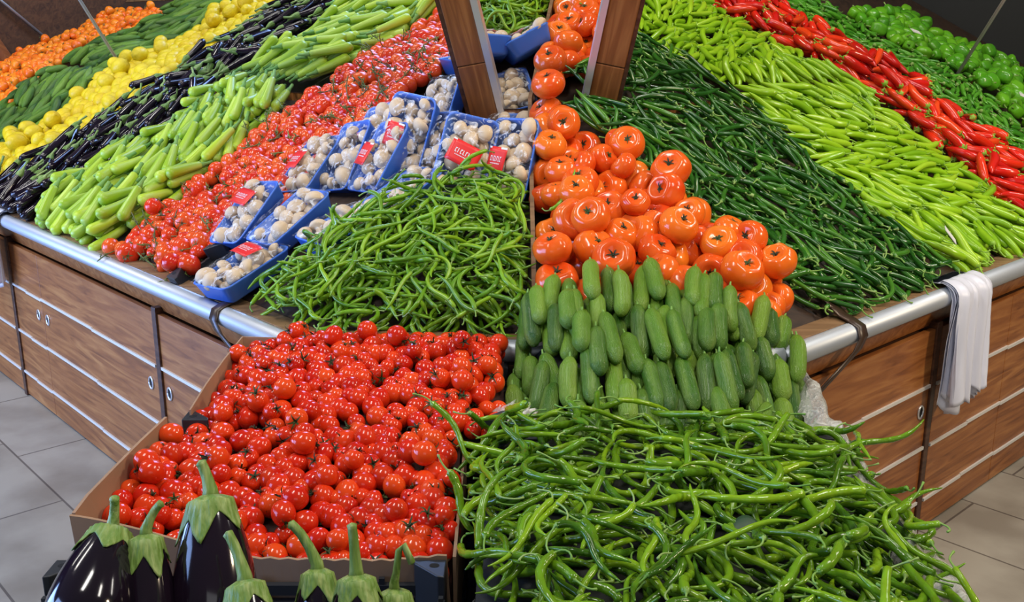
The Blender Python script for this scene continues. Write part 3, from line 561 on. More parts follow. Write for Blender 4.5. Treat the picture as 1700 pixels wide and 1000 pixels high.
# ------------------------------------------------------------------ dropping produce on a height field
class Field:
    def __init__(s, T, x0, x1, y0, y1, cell, base):
        s.T = T; s.R3 = np.array(T.to_3x3()); s.P = np.array(T.translation); s.x0, s.y0, s.c = x0, y0, cell
        s.nx = int((x1 - x0) / cell) + 1; s.ny = int((y1 - y0) / cell) + 1
        X, Y = np.meshgrid(x0 + np.arange(s.nx) * cell, y0 + np.arange(s.ny) * cell, indexing='ij')
        s.H = np.array(base(X, Y), float) * np.ones_like(X); s.X, s.Y = X, Y; s.placed = []
    def h(s, x, y):
        i = np.clip(((x - s.x0) / s.c + .5).astype(int), 0, s.nx - 1); j = np.clip(((y - s.y0) / s.c + .5).astype(int), 0, s.ny - 1)
        return s.H[i, j]
    def solve(s, it, x, y, yaw, roll, maxt, sink, spin=None, mint=None):
        sm = it.samples; P = sm[:, :3]; r = sm[:, 3]
        cr, sr = math.cos(roll), math.sin(roll); Rx = np.array([[1, 0, 0], [0, cr, -sr], [0, sr, cr]])
        cy, sy = math.cos(yaw), math.sin(yaw); Rz = np.array([[cy, -sy, 0], [sy, cy, 0], [0, 0, 1]])
        if spin is not None:
            Q = spin @ P.T; Rm = spin
            pts = Q.T; hh = s.h(x + pts[:, 0], y + pts[:, 1]) + r - pts[:, 2]; return hh.max() - sink, Rm, pts
        pts = (Rz @ Rx @ P.T).T
        hh = s.h(x + pts[:, 0], y + pts[:, 1]) + r * 0.9 - pts[:, 2] * 0
        u = P[:, 0]; uc = u - u.mean(); sl = float((uc * hh).sum() / max(1e-9, (uc * uc).sum())); t = max(-maxt if mint is None else mint, min(maxt, math.atan(sl)))
        ct, st = math.cos(t), math.sin(t); Ry = np.array([[ct, 0, -st], [0, 1, 0], [st, 0, ct]])
        Rm = Rz @ Ry @ Rx; pts = (Rm @ P.T).T
        hh = s.h(x + pts[:, 0], y + pts[:, 1]) + r - pts[:, 2]
        return np.sort(hh)[-2 if len(hh) > 4 else -1] * 0.5 + hh.max() * 0.5 - sink, Rm, pts
    def stamp(s, it, x, y, z, pts):
        for p, r in zip(pts, it.samples[:, 3]):
            cx, cy_, cz = x + p[0], y + p[1], z + p[2]; k = int(r / s.c) + 1
            i0 = int((cx - s.x0) / s.c + .5); j0 = int((cy_ - s.y0) / s.c + .5)
            a, b, c, d = max(0, i0 - k), min(s.nx, i0 + k + 1), max(0, j0 - k), min(s.ny, j0 + k + 1)
            if a >= b or c >= d: continue
            dx = s.X[a:b, c:d] - cx; dy = s.Y[a:b, c:d] - cy_; q = r * r - dx * dx - dy * dy
            hz = np.where(q > 0, cz + np.sqrt(np.maximum(q, 0)), -9); s.H[a:b, c:d] = np.maximum(s.H[a:b, c:d], hz)
    def link_chain(s, it):
        """fill gaps between samples of long items so that the height field is continuous"""
        if len(it.samples) < 3 or getattr(it, 'dense', False): return
        it.dense = True; sm = it.samples; out = []
        for i in range(len(sm) - 1):
            out.append(sm[i]); d = np.linalg.norm(sm[i + 1, :3] - sm[i, :3])
            if it.kind == 'pepper' and i >= 6: continue
            k = int(d / (1.4 * max(0.004, min(sm[i, 3], sm[i + 1, 3]))))
            for j in range(1, min(k, 4) + 1): out.append(sm[i] + (sm[i + 1] - sm[i]) * j / (k + 1))
        out.append(sm[-1]); it.samples = np.array(out)
    def fill(s, rng, key, n, inside, yawf, tries=12, maxt=0.5, sink=0.002, ground=None, mint=None, spin=False, score=None, scale=(0.94, 1.08), margin=0.8):
        res = []
        kinds = K[key]; bb = inside.bbox
        for it in kinds: s.link_chain(it)
        for q in range(n):
            best = None; it = rng.choice(kinds)
            for t in range(tries):
                x, y = rng.uniform(bb[0], bb[1]), rng.uniform(bb[2], bb[3])
                if not inside(x, y): continue
                yaw = yawf(x, y, rng); roll = rng.uniform(-0.5, 0.5) + (math.pi if rng.random() < .5 else 0) if it.kind == 'pepper' else rng.uniform(0, 6.28)
                sp = None
                if spin:
                    sp = np.array(rand_rot(rng, spin))
                z, Rm, pts = s.solve(it, x, y, yaw, roll, maxt, sink, sp, mint)
                ok = True
                for p in pts[::2]:
                    if not inside(x + p[0] * margin, y + p[1] * margin): ok = False; break
                if not ok: continue
                sc = z - (ground(x, y) if ground else 0) + (score(x, y) if score else 0)
                if best is None or sc < best[0]: best = (sc, x, y, z, Rm, pts)
            if best is None: continue
            sc, x, y, z, Rm, pts = best
            s.stamp(it, x, y, z, pts); s.add(it, x, y, z, Rm, key)
    def add(s, it, x, y, z, Rm, key):
        Rw = s.R3 @ Rm; Pw = s.P + s.R3 @ np.array([x, y, z]); PL.append(dict(it=it, R=Rw, P=Pw, key=key, loc=(x, y)))
def rand_rot(rng, mode):
    """random rotation for round items; the stem end (+x) points up, sideways or anywhere"""
    if mode == 'view':
        v = Vector((rng.gauss(-0.1, 0.45), -0.55 + rng.gauss(0, 0.35), 0.75 + rng.gauss(0, 0.3))).normalized(); up = v.z; X = v
    up = {'view': 0,  'any': rng.uniform(-1, 1), 'up': rng.uniform(0.15, 1.0), 'mixed': rng.choice([rng.uniform(0.2, 1.0), rng.uniform(-1, 0.4)])}[mode]
    az = rng.uniform(0, 6.28); c = math.sqrt(max(0, 1 - up * up))
    if mode != 'view': X = Vector((c * math.cos(az), c * math.sin(az), up))
    a = X.orthogonal().normalized(); th = rng.uniform(0, 6.28)
    Y = (a * math.cos(th) + X.cross(a) * math.sin(th)); Z = X.cross(Y); return [[X[i], Y[i], Z[i]] for i in range(3)]
class Reg:
    def __init__(s, f, bbox): s.f = f; s.bbox = bbox
    def __call__(s, x, y): return s.f(x, y)
def strip(lo, hi, b0=0.02, b1=1.0, sgn=1, wob=0.03, seed=0):
    """strip of a bed between two distances from the corner; its edges wander a little"""
    g = lambda b, k: wob * math.sin(b * 7 + k + seed)
    def f(x, y):
        a = x * sgn; l = lo(y) if callable(lo) else lo; h = hi(y) if callable(hi) else hi
        return b0 <= y <= b1 and l + g(y, 0) <= a <= h + g(y, 2)
    l = min(lo(b0), lo(b1)) if callable(lo) else lo; h = max(hi(b0), hi(b1)) if callable(hi) else hi
    return Reg(f, tuple(sorted(((l - .05) * sgn, (h + .05) * sgn))) + (b0, b1))
PL = []          # every placed item
rng = random.Random(21)
N_ = lambda m, s_: (lambda x, y, r: r.gauss(m, s_))
# left arm
gl = lambda X, Y: 0.012 + 0.05 * np.clip((Y - 0.7) / 0.35, 0, 1)
FLD = Field(ML, -ENDL, 0.1, -0.03, LENL + 0.02, 0.006, gl)
BL1 = LENL - 0.012
jk = lambda k, a=0.02: (lambda x, y, r: k + r.gauss(0, a))
FLD.fill(rng, 'vine', 300, strip(0.70, 1.31, 0.05, BL1, -1, seed=1), N_(0, 3), spin='any', tries=14, sink=0.004, ground=lambda x, y: 0.05 * min(1, max(0, (y - 0.7) / 0.35)), margin=0.55)
FLD.fill(rng, 'zuc', 210, strip(1.35, 2.04, 0.05, BL1 - .03, -1, seed=2), lambda x, y, r: 1.62 + 0.6 * min(1, y) + r.gauss(0, 0.22), tries=16, maxt=0.35, sink=0.004, score=lambda x, y: 0.02 * y, ground=lambda x, y: 0.05 * min(1, max(0, (y - 0.7) / 0.35)), margin=0.55)
FLD.fill(rng, 'egg', 190, strip(2.08, 2.68, 0.05, BL1 - .03, -1, seed=3), lambda x, y, r: 1.75 + 0.3 * y + r.gauss(0, 0.32), tries=16, maxt=0.35, sink=0.003, score=lambda x, y: 0.02 * y, ground=lambda x, y: 0.05 * min(1, max(0, (y - 0.7) / 0.35)), margin=0.55)
FLD.fill(rng, 'lemon', 150, strip(2.72, 3.36, 0.075, BL1, -1, seed=4), N_(0, 3), tries=14, sink=0.006, ground=lambda x, y: 0.05 * min(1, max(0, (y - 0.7) / 0.35)), margin=0.55)
FLD.fill(rng, 'cukeL', 150, strip(3.42, 4.25, 0.2, BL1 - .03, -1, seed=5), lambda x, y, r: 1.95 + r.gauss(0, 0.25), tries=14, maxt=0.35, sink=0.003, ground=lambda x, y: 0.05 * min(1, max(0, (y - 0.7) / 0.35)), margin=0.55)
FLD.fill(rng, 'orange', 420, strip(4.30, 5.30, 0.3, BL1, -1, seed=6), N_(0, 3), spin='any', tries=10, sink=0.004, ground=lambda x, y: 0.05 * min(1, max(0, (y - 0.7) / 0.35)), margin=0.55)
# right arm
FRD = Field(MR, -0.05, ENDR + 0.1, -0.03, LENR + 0.02, 0.006, gl)
BR1 = LENR - 0.012
FRD.fill(rng, 'dark', 490, strip(lambda b: 0.26 - 0.10 * b, lambda b: 1.04, 0.045, BR1, 1, seed=7), lambda x, y, r: 1.75 + r.gauss(0, 0.75) + 0.5 * math.sin(y * 6 + x * 3), tries=7, maxt=0.4, sink=0.003, ground=lambda x, y: 0.05 * min(1, max(0, (y - 0.7) / 0.35)), margin=0.55)
FRD.fill(rng, 'light', 330, strip(1.06, lambda b: 1.86 + .1 * b, 0.045, BR1, 1, seed=8), lambda x, y, r: 2.2 + r.gauss(0, 0.35) + 0.7 * math.sin(y * 5.5 + x * 2.2 + 1), tries=12, maxt=0.4, sink=0.004, ground=lambda x, y: 0.05 * min(1, max(0, (y - 0.7) / 0.35)), margin=0.55)
FRD.fill(rng, 'red', 170, strip(lambda b: 1.90 + .1 * b, 2.45, 0.1, BR1, 1, seed=9), lambda x, y, r: 1.9 + r.gauss(0, 0.6), tries=12, maxt=0.4, sink=0.004, ground=lambda x, y: 0.05 * min(1, max(0, (y - 0.7) / 0.35)), margin=0.55)
FRD.fill(rng, 'mid', 330, strip(2.48, 3.0, 0.2, BR1, 1, seed=10), lambda x, y, r: r.uniform(0, 6.28), tries=10, maxt=0.4, sink=0.003, ground=lambda x, y: 0.05 * min(1, max(0, (y - 0.7) / 0.35)), margin=0.55)
FRD.fill(rng, 'bell', 110, strip(3.05, 3.75, 0.35, BR1, 1, seed=11), N_(0, 3), spin='any', tries=12, sink=0.006, ground=lambda x, y: 0.05 * min(1, max(0, (y - 0.7) / 0.35)), margin=0.55)
# corner bed, world aligned
WT = Matrix.Identity(4)
FCB = Field(WT, -0.8, 1.5, 2.3, 3.6, 0.005, lambda X, Y: zbed(X, Y) + 0.012 + 0.05 * np.clip((Y - 3.1) / 0.2, 0, 1) * (X > DIVX))
def hipL(x, y): return (x - AL.x) * (FL.y - AL.y) - (y - AL.y) * (FL.x - AL.x)     # > 0 right of the left hip
def in_pep(x, y):
    d = (x - AL.x) * nF.x + (y - AL.y) * nF.y
    l = hipL(x, y) / 1.03
    return x < DIVX - 0.02 and d > 0.015 and (x + 0.572) * 0.676 - (y - 2.471) * -0.737 > 0.045 and y < 2.955 - 0.10 * max(0, -0.2 - x) / 0.3 and l > -0.27 and not (x < -0.62 and y > 2.70)
def in_beef(x, y):
    d = (x - AL.x) * nF.x + (y - AL.y) * nF.y; aR = (x - AR.x) * dR.x + (y - AR.y) * dR.y; bR = (x - AR.x) * dL.x + (y - AR.y) * dL.y
    return x > DIVX + 0.045 and d > 0.07 and bR > 0.085 and aR < 0.20 and d < DF - 0.03 and (x < 0.38 if y > 3.2 else True)
FCB.fill(rng, 'pepper', 520, Reg(in_pep, (-0.78, DIVX, 2.45, 3.0)), lambda x, y, r: r.uniform(0, 6.28), tries=6, maxt=0.7, sink=0.003, ground=lambda x, y: float(zbed(x, y)), margin=0.55)
FCB.fill(rng, 'beef', 100, Reg(in_beef, (DIVX, 1.0, 2.38, 3.4)), N_(0, 3), spin='view', tries=16, sink=0.010, ground=lambda x, y: float(zbed(x, y)) + 0.06 * min(1, max(0, (y - 3.1) / 0.2)))

# ------------------------------------------------------------------ heaps in the crates in front
def sstep(a, b, x): t = np.clip((x - a) / (b - a), 0, 1); return t * t * (3 - 2 * t)
def mound_tom(X, Y):
    z = 0.715 + 0.085 * sstep(1.6, 2.05, Y) + 0.075 * sstep(2.0, 2.38, Y) - 0.0 * X
    z = z - 0.10 * (1 - sstep(-0.76, -0.55, X)) * sstep(1.9, 2.3, Y) * 0.6
    z = z - 0.04 * sstep(2.36, 2.46, Y) - 0.04 * (1 - sstep(1.56, 1.68, Y)) + 0.02 * (1 - sstep(-0.76, -0.5, X)) * (Y < 1.9) - 0.03 * (1 - sstep(-0.76, -0.6, X)) * (Y > 1.88) - 0.03 * sstep(-0.12, -0.02, X)
    return z - 0.045
def mound_chili(X, Y):
    z = 0.755 + 0.03 * sstep(1.2, 1.75, Y) - 0.05 * (1 - sstep(-0.12, 0.08, X)) - 0.07 * sstep(0.5, 0.74, X)
    return z - 0.03
def mound_cuke(X, Y):
    z = 0.72 + 0.275 * np.clip((Y - 2.0) / 0.40, 0, 1.0) ** 0.9
    return z - 0.13 * sstep(0.45, 0.72, X) - 0.12 * (1 - sstep(-0.02, 0.16, X)) - 0.05
FFT = Field(WT, -0.95, 0.10, 1.40, 2.55, 0.004, mound_tom)
FFT.fill(rng, 'tomato', 455, Reg(lambda x, y: (-0.755 < x < -0.115 and 1.585 < y <= 1.97) or (-0.70 + 0.0 < x < -0.03 and 2.0 < y < 2.42), (-0.76, -0.02, 1.58, 2.42)), N_(0, 3), spin='any', tries=12, sink=0.002,
         ground=lambda x, y: float(mound_tom(np.array(x), np.array(y))))
FFG = Field(WT, -0.25, 1.0, 0.95, 2.6, 0.004, lambda X, Y: np.where(Y > 2.0, mound_cuke(X, Y), mound_chili(X, Y)))
FFG.fill(rng, 'cuke', 125, Reg(lambda x, y: 0.0 < x < 0.72 and 1.98 < y < 2.41, (0.0, 0.72, 1.98, 2.41)), lambda x, y, r: math.pi / 2 + r.gauss(0, 0.18) - 0.35 * (x - 0.35), tries=9, maxt=0.95, mint=0.55, sink=0.004,
         ground=lambda x, y: float(mound_cuke(np.array(x), np.array(y))), margin=0.6)
FFG.fill(rng, 'chili', 470, Reg(lambda x, y: -0.10 + 0.42 * max(0, 1.57 - y) < x < 0.74 and 1.12 < y < 2.08, (-0.12, 0.74, 1.12, 2.08)), lambda x, y, r: math.pi / 2 + r.gauss(0, 0.95) + (math.pi if r.random() < .4 else 0), tries=6, maxt=0.6, sink=0.003,
         ground=lambda x, y: float(np.where(y > 2.0, mound_cuke(np.array(x), np.array(y)), mound_chili(np.array(x), np.array(y)))) * 0.7, margin=0.75)

# heap cores: added under the visible layer, coloured dark as the shade in its gaps
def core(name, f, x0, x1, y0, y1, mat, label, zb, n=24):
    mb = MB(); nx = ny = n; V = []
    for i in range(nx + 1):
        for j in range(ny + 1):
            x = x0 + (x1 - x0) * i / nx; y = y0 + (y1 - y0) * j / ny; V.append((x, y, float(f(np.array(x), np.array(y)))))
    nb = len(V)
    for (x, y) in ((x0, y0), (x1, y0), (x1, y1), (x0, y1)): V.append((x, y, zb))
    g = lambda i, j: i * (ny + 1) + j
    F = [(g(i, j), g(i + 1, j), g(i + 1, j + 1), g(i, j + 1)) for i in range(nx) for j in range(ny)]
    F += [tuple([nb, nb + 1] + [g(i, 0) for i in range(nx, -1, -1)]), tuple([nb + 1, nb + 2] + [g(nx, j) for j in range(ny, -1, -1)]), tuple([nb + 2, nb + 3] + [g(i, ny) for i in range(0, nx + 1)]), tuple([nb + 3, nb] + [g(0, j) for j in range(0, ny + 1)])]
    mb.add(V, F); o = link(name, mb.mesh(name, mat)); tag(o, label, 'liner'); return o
core('shaded_heap_core', lambda x, y: mound_tom(x, y) - 0.004, -0.735, -0.11, 1.585, 2.0, M['rshade'], 'added core, shade in its colour, under the front heap of small red tomatoes', 0.60)
core('shaded_heap_core', lambda x, y: mound_tom(x, y) - 0.004, -0.69, -0.02, 2.01, 2.41, M['rshade'], 'added core, shade in its colour, under the back heap of small red tomatoes', 0.66)
core('shaded_heap_core', lambda x, y: mound_cuke(x, y) - 0.004, 0.015, 0.685, 2.01, 2.33, M['liner'], 'added core, shade in its colour, under the heap of cucumbers', 0.60)
core('shaded_heap_core', lambda x, y: mound_chili(x, y) - 0.004, -0.06, 0.70, 1.16, 1.98, M['liner'], 'added core, shade in its colour, under the heap of long green chilies', 0.60)

# ------------------------------------------------------------------ which items can be seen (straight or in a mirror)
def mirror_dicts():
    out = []
    for q, n in MIR: out.append(([np.array(p) for p in q], np.array(n)))
    return out
def cull(items, cams):
    Vs = []; Fs = []; own = []; off = 0; cache = {}
    for idx, d in enumerate(items):
        it = d['it']; me = it.parts[0][1]; k = me.name
        if k not in cache:
            co = np.empty(len(me.vertices) * 3); me.vertices.foreach_get('co', co); cache[k] = (co.reshape(-1, 3), [tuple(p.vertices) for p in me.polygons])
        co, fs = cache[k]; W = co @ d['R'].T + d['P']; Vs.append(W); Fs += [tuple(i + off for i in f) for f in fs]; own += [idx] * len(fs); off += len(co)
    st0 = len(items)
    for q, n in MIR:
        Vs.append(np.array([list(p) for p in q])); Fs.append((off, off + 1, off + 2, off + 3)); own.append(-2 - len([0 for _ in range(0)])); off += 4
    mir_f = {len(Fs) - 3 + k: np.array(MIR[k][1]) for k in range(3)}
    # heap cores block the view too
    for o in COL.objects:
        if o.name.startswith('shaded_heap_core') or o.name.startswith('bed_board') or o.name.startswith('post_board'):
            me = o.data; mw = np.array(o.matrix_world if o.parent is None else o.parent.matrix_world @ o.matrix_basis); co = np.empty(len(me.vertices) * 3); me.vertices.foreach_get('co', co); co = co.reshape(-1, 3)
            W = co @ mw[:3, :3].T + mw[:3, 3]; Vs.append(W); fs = [tuple(p.vertices) for p in me.polygons]; Fs += [tuple(i + off for i in f) for f in fs]; own += [-1] * len(fs); off += len(co)
    Vall = np.concatenate(Vs).tolist(); bvh = BVHTree.FromPolygons(Vall, Fs)
    hits = np.zeros(len(items), int)
    cp, sp = math.cos(PITCH), math.sin(PITCH)
    for ci, (cx, step) in enumerate(cams):
        O = Vector((cx, 0, CAMZ)); h2 = np.zeros(len(items), int)
        for py in range(0, 1000, step):
            for px in range(0, 1700, step):
                u = (px - 850) / 1650; v = (py - 500) / 1650; d = Vector((u, cp - v * sp, -(sp + v * cp))).normalized(); o = O
                for hop in range(3):
                    loc, nrm, fi, dist = bvh.ray_cast(o, d)
                    if fi is None: break
                    if fi in mir_f:
                        n = Vector(mir_f[fi]); d = (d - n * 2 * d.dot(n)); o = loc + d * 1e-4; continue
                    if own[fi] >= 0: h2[own[fi]] += 1
                    break
        if ci == 0: hits += h2 * 100
        else: hits += (h2 > 1)
    return hits
_hits = cull(PL, [(0.0, 3), (-0.3, 7), (0.3, 7)])

# ------------------------------------------------------------------ build the kept items
INFO = {  # key: (object name, label, category, group)
 'tomato': ('cocktail_tomato', 'small glossy red tomato heaped in the front crates', 'tomato', 'small red tomatoes heaped in the front crates'),
 'vine': ('vine_tomato', 'red vine tomato on the left bed between the light zucchini and the mushroom trays', 'tomato', 'vine tomatoes on the left bed'),
 'beef': ('beef_tomato', 'large orange-red ribbed tomato on the corner bed', 'tomato', 'large tomatoes on the corner bed'),
 'orange': ('orange_tomato', 'small orange tomato at the far end of the left bed beyond the slim cucumbers', 'tomato', 'small orange tomatoes on the far left bed'),
 'lemon': ('lemon', 'yellow lemon on the left bed between the slim cucumbers and the black aubergines', 'lemon', 'lemons on the left bed'),
 'zuc': ('light_zucchini', 'pale green zucchini on the left bed between the aubergines and the vine tomatoes', 'zucchini', 'pale zucchini on the left bed'),
 'egg': ('long_aubergine', 'slim black aubergine on the left bed between the lemons and the pale zucchini', 'aubergine', 'slim aubergines on the left bed'),
 'cukeL': ('slim_cucumber', 'slim green cucumber on the left bed between the orange tomatoes and the lemons', 'cucumber', 'slim cucumbers on the far left bed'),
 'cuke': ('cucumber', 'short green cucumber in the steep front heap above the long green chilies', 'cucumber', 'short cucumbers heaped in the front crate'),
 'chili': ('long_green_chili', 'long curly green chili in the big front heap below the cucumbers', 'chili', 'long green chilies heaped in front'),
 'pepper': ('thin_green_pepper', 'thin bright green pepper on the corner bed left of the large tomatoes', 'pepper', 'thin green peppers on the corner bed'),
 'dark': ('dark_green_pepper', 'thin dark green pepper on the right bed beside the large tomatoes', 'pepper', 'dark green peppers on the right bed'),
 'light': ('light_green_pepper', 'thick yellow-green pepper on the right bed between the dark green and the red peppers', 'pepper', 'yellow-green peppers on the right bed'),
 'red': ('red_pepper', 'long shiny red pepper on the right bed', 'pepper', 'red peppers on the right bed'),
 'mid': ('short_green_pepper', 'short mid green pepper on the right bed just beyond the red peppers', 'pepper', 'short green peppers beyond the red ones'),
 'bell': ('green_bell_pepper', 'green bell pepper at the far end of the right bed', 'bell pepper', 'green bell peppers at the far right'),
}
def zone(key, d):
    """name, by findable neighbours, which stretch of a heap an item lies in"""
    x, y = d['P'][0], d['P'][1]; a, b = d['loc']
    if key == 'beef':
        if y > 3.05: return 'at the top of their heap by the foot of the corner mirror'
        if x < 0.20: return 'against the wooden divider beside the thin green peppers'
        aR = (x - AR.x) * dR.x + (y - AR.y) * dR.y; bR = (x - AR.x) * dL.x + (y - AR.y) * dL.y
        if bR < 0.2: return 'just behind the right rail'
        if y < 2.60: return 'directly behind the front cucumbers'
        if aR > 0.03: return 'along the edge of the dark green peppers'
        return 'in the middle of their heap'
    if key == 'tomato':
        if y > 2.0: return 'back crate, ' + ('by its cardboard side' if x < -0.5 else 'beside the cucumbers' if x > -0.2 else 'centre')
        if y < 1.72: return 'front carton, ' + ('behind the big aubergines' if x < -0.45 else 'above the torn edge')
        return 'front carton, ' + ('by its left side' if x < -0.55 else 'beside the chilies' if x > -0.25 else 'centre')
    if key == 'cuke':
        return ('top row' if y > 2.28 else 'middle row' if y > 2.14 else 'lowest row') + (' at the tomato side' if x < 0.22 else ' at the clear liner side' if x > 0.5 else ' in the centre')
    if key == 'chili':
        if y > 1.9: return 'lying against the cucumbers'
        if x < 0.02: return 'hanging over towards the red tomatoes'
        if x > 0.55: return 'spilling over the clear liner on the right'
        return 'in the lowest part' if y < 1.45 else 'in the middle of the heap'
    if key == 'lemon': return 'near the steel rail' if b < 0.4 else 'near the foot of the mirror' if b > 0.8 else 'halfway up the bed'
    if key == 'pepper':
        return 'just behind the tomato crate' if y < 2.6 else 'below the mushroom trays' if y > 2.8 else 'in the middle'
    bb_ = 'near the rail' if b < 0.35 else 'near the mirror' if b > 0.72 else 'halfway up the slope'
    return bb_
SHORT = {'tomato': 'small glossy red tomato', 'beef': 'large orange-red ribbed tomato', 'cuke': 'short green cucumber of the front heap', 'chili': 'long green chili of the front heap',
 'lemon': 'yellow lemon on the left bed', 'pepper': 'thin bright green pepper of the corner bed', 'vine': 'red vine tomato beside the mushroom trays', 'zuc': 'pale green zucchini on the left bed',
 'egg': 'slim black aubergine on the left bed', 'cukeL': 'slim cucumber on the far left bed', 'orange': 'small orange tomato on the far left bed', 'dark': 'thin dark green pepper on the right bed',
 'light': 'thick yellow-green pepper on the right bed', 'red': 'long shiny red pepper on the right bed', 'mid': 'short mid green pepper beyond the red peppers', 'bell': 'green bell pepper at the far right'}
SHADE = {'tomato': ('deep red', 'red', 'orange-red'), 'vine': ('deep red', 'red', 'orange-red'), 'beef': ('red', 'orange-red', 'orange'), 'orange': ('reddish', 'orange', 'pale orange'), 'lemon': ('deep', 'plain', 'pale')}
KIND = {'tomato': 'cocktail tomato', 'vine': 'vine tomato', 'beef': 'large ribbed tomato', 'orange': 'small orange tomato, far left', 'lemon': 'yellow lemon', 'zuc': 'light zucchini', 'egg': 'slim black aubergine', 'cukeL': 'slim cucumber, far left bed',
 'cuke': 'short cucumber', 'chili': 'long green chili', 'pepper': 'thin bright green pepper', 'dark': 'thin dark green pepper', 'light': 'thick yellow-green pepper', 'red': 'long red pepper', 'mid': 'short green pepper beyond the red ones', 'bell': 'bell pepper, far right'}
def label_for(key, d, fac, rank):
    """look, pose and place of one item, in at most 16 words"""
    sh = SHADE.get(key, ('darker', 'mid-toned', 'paler'))[0 if fac < 0.34 else 1 if fac < 0.67 else 2]
    X = d['R'] @ np.array([1.0, 0, 0]); view = d['P'] - np.array([0, 0, CAMZ]); view /= np.linalg.norm(view)
    if key in ('tomato', 'vine', 'beef', 'orange'): pose = 'top facing out' if X @ view < -0.5 else 'smooth end showing' if X @ view > 0.3 else 'seen sideways'
    elif key in ('bell', 'lemon'): pose = 'lying upright' if abs(X[2]) > 0.6 else 'lying level'
    else:
        sx = X[0]; sy = X[2] + 0.35 * X[1]
        pose = 'stalk end ' + (('right' if sx > 0 else 'left') if abs(sx) > abs(sy) * 1.3 else ('up' if sy > 0 else 'down'))
    lay = 'on top' if rank < 0.45 else 'part hidden'
    w_ = (sh + ' ' + KIND[key] + ', ' + pose + ', ' + lay + ', ' + zone(key, d)).split()
    return ' '.join(w_[:16]).rstrip(',')
LIMIT = 300
crng = random.Random(99)
order = {}
for i, d in enumerate(PL):
    if _hits[i] > 0: order.setdefault(d['key'], []).append(i)
COUNTS = {}
for key, ids in order.items():
    ids.sort(key=lambda i: -_hits[i]); nme, lab, cat, grp = INFO[key]; COUNTS[key] = (len([i for i in ids if _hits[i] >= 100]), len(ids))
    small = key in ('orange', 'mid')
    for i in ids[:LIMIT]:
        d = PL[i]; it = d['it']; Rm, P = d['R'], d['P']; s_ = 1.0
        T = Matrix([[*Rm[0], P[0]], [*Rm[1], P[1]], [*Rm[2], P[2]], [0, 0, 0, 1]])
        o = bpy.data.objects.new(nme, it.parts[0][1]); COL.objects.link(o); o.matrix_world = T
        fac = crng.random(); o.color = (fac, 0, 0, 1); z_ = label_for(key, d, fac, ids.index(i) / len(ids)); o['label'] = z_; o['category'] = cat; o['group'] = grp + ', ' + zone(key, d)
        if d['hid'] if 'hid' in d else False: continue
        for pn, me in it.parts[1:]:
            c = bpy.data.objects.new(pn, me); COL.objects.link(c); c.parent = o; c.color = (crng.random(), 0, 0, 1)
    rest = ids[LIMIT:]
    if rest:
        mb = MB(); mats = []
        for i in rest:
            d = PL[i]
            for pn, me in d['it'].parts:
                mt = me.materials[0]
                if mt not in mats: mats.append(mt)
                co = np.empty(len(me.vertices) * 3); me.vertices.foreach_get('co', co); W = co.reshape(-1, 3) @ d['R'].T + d['P']
                mb.add(W, [tuple(p.vertices) for p in me.polygons], mats.index(mt))
        o = link(nme + '_rest', mb.mesh(nme + '_rest', mats)); tag(o, 'deeper and half hidden ones among the ' + grp, cat, grp, 'stuff')
print('COUNTS', COUNTS, flush=True)

def at(x, y, Y):
    u = (x - 850) / 1650; v = (y - 500) / 1650; cp, sp = math.cos(PITCH), math.sin(PITCH); d = Vector((u, cp - v * sp, -(sp + v * cp)))
    return Vector((0, 0, CAMZ)) + d * (Y / d.y)
def grid_mesh(name, mat, nu, nv, f, thick=0.0012, smooth=True):
    mb = MB(); V = [f(i / nu, j / nv) for i in range(nu + 1) for j in range(nv + 1)]
    mb.add(V, [(i * (nv + 1) + j, (i + 1) * (nv + 1) + j, (i + 1) * (nv + 1) + j + 1, i * (nv + 1) + j + 1) for i in range(nu) for j in range(nv)])
    o = link(name, mb.mesh(name, mat, smooth))
    if thick: md = o.modifiers.new('thick', 'SOLIDIFY'); md.thickness = thick
    return o
# ------------------------------------------------------------------ mushroom punnets
def punnet_tray(w_=0.15, l_=0.23, d_=0.052):
    def ring(hw, hl, rc, z, n=5):
        P = []
        for cx, cy, a0 in ((hw - rc, hl - rc, 0), (-hw + rc, hl - rc, 90), (-hw + rc, -hl + rc, 180), (hw - rc, -hl + rc, 270)):
            for k in range(n): a = R(a0 + 90 * k / (n - 1)); P.append((cx + rc * math.cos(a), cy + rc * math.sin(a), z))
        return P
    w2, l2 = w_ / 2, l_ / 2
    rings = [ring(w2 - .020, l2 - .020, .012, -d_), ring(w2 - .014, l2 - .014, .018, -d_ + .006), ring(w2 - .003, l2 - .003, .022, -.004), ring(w2, l2, .024, 0.0),
             ring(w2 - .003, l2 - .003, .022, 0.003), ring(w2 - .007, l2 - .007, .020, 0.0), ring(w2 - .018, l2 - .018, .016, -d_ + .008), ring(w2 - .024, l2 - .024, .012, -d_ + .004)]
    mb = MB(); n = len(rings[0]); V = [p for r_ in rings for p in r_]
    F = [(i * n + k, i * n + (k + 1) % n, (i + 1) * n + (k + 1) % n, (i + 1) * n + k) for i in range(len(rings) - 1) for k in range(n)]
    F.append(tuple(range(n - 1, -1, -1))); F.append(tuple((len(rings) - 1) * n + k for k in range(n))); mb.add(V, F); return mb.mesh('punnet_tray', M['tray'])
TRAY = punnet_tray()
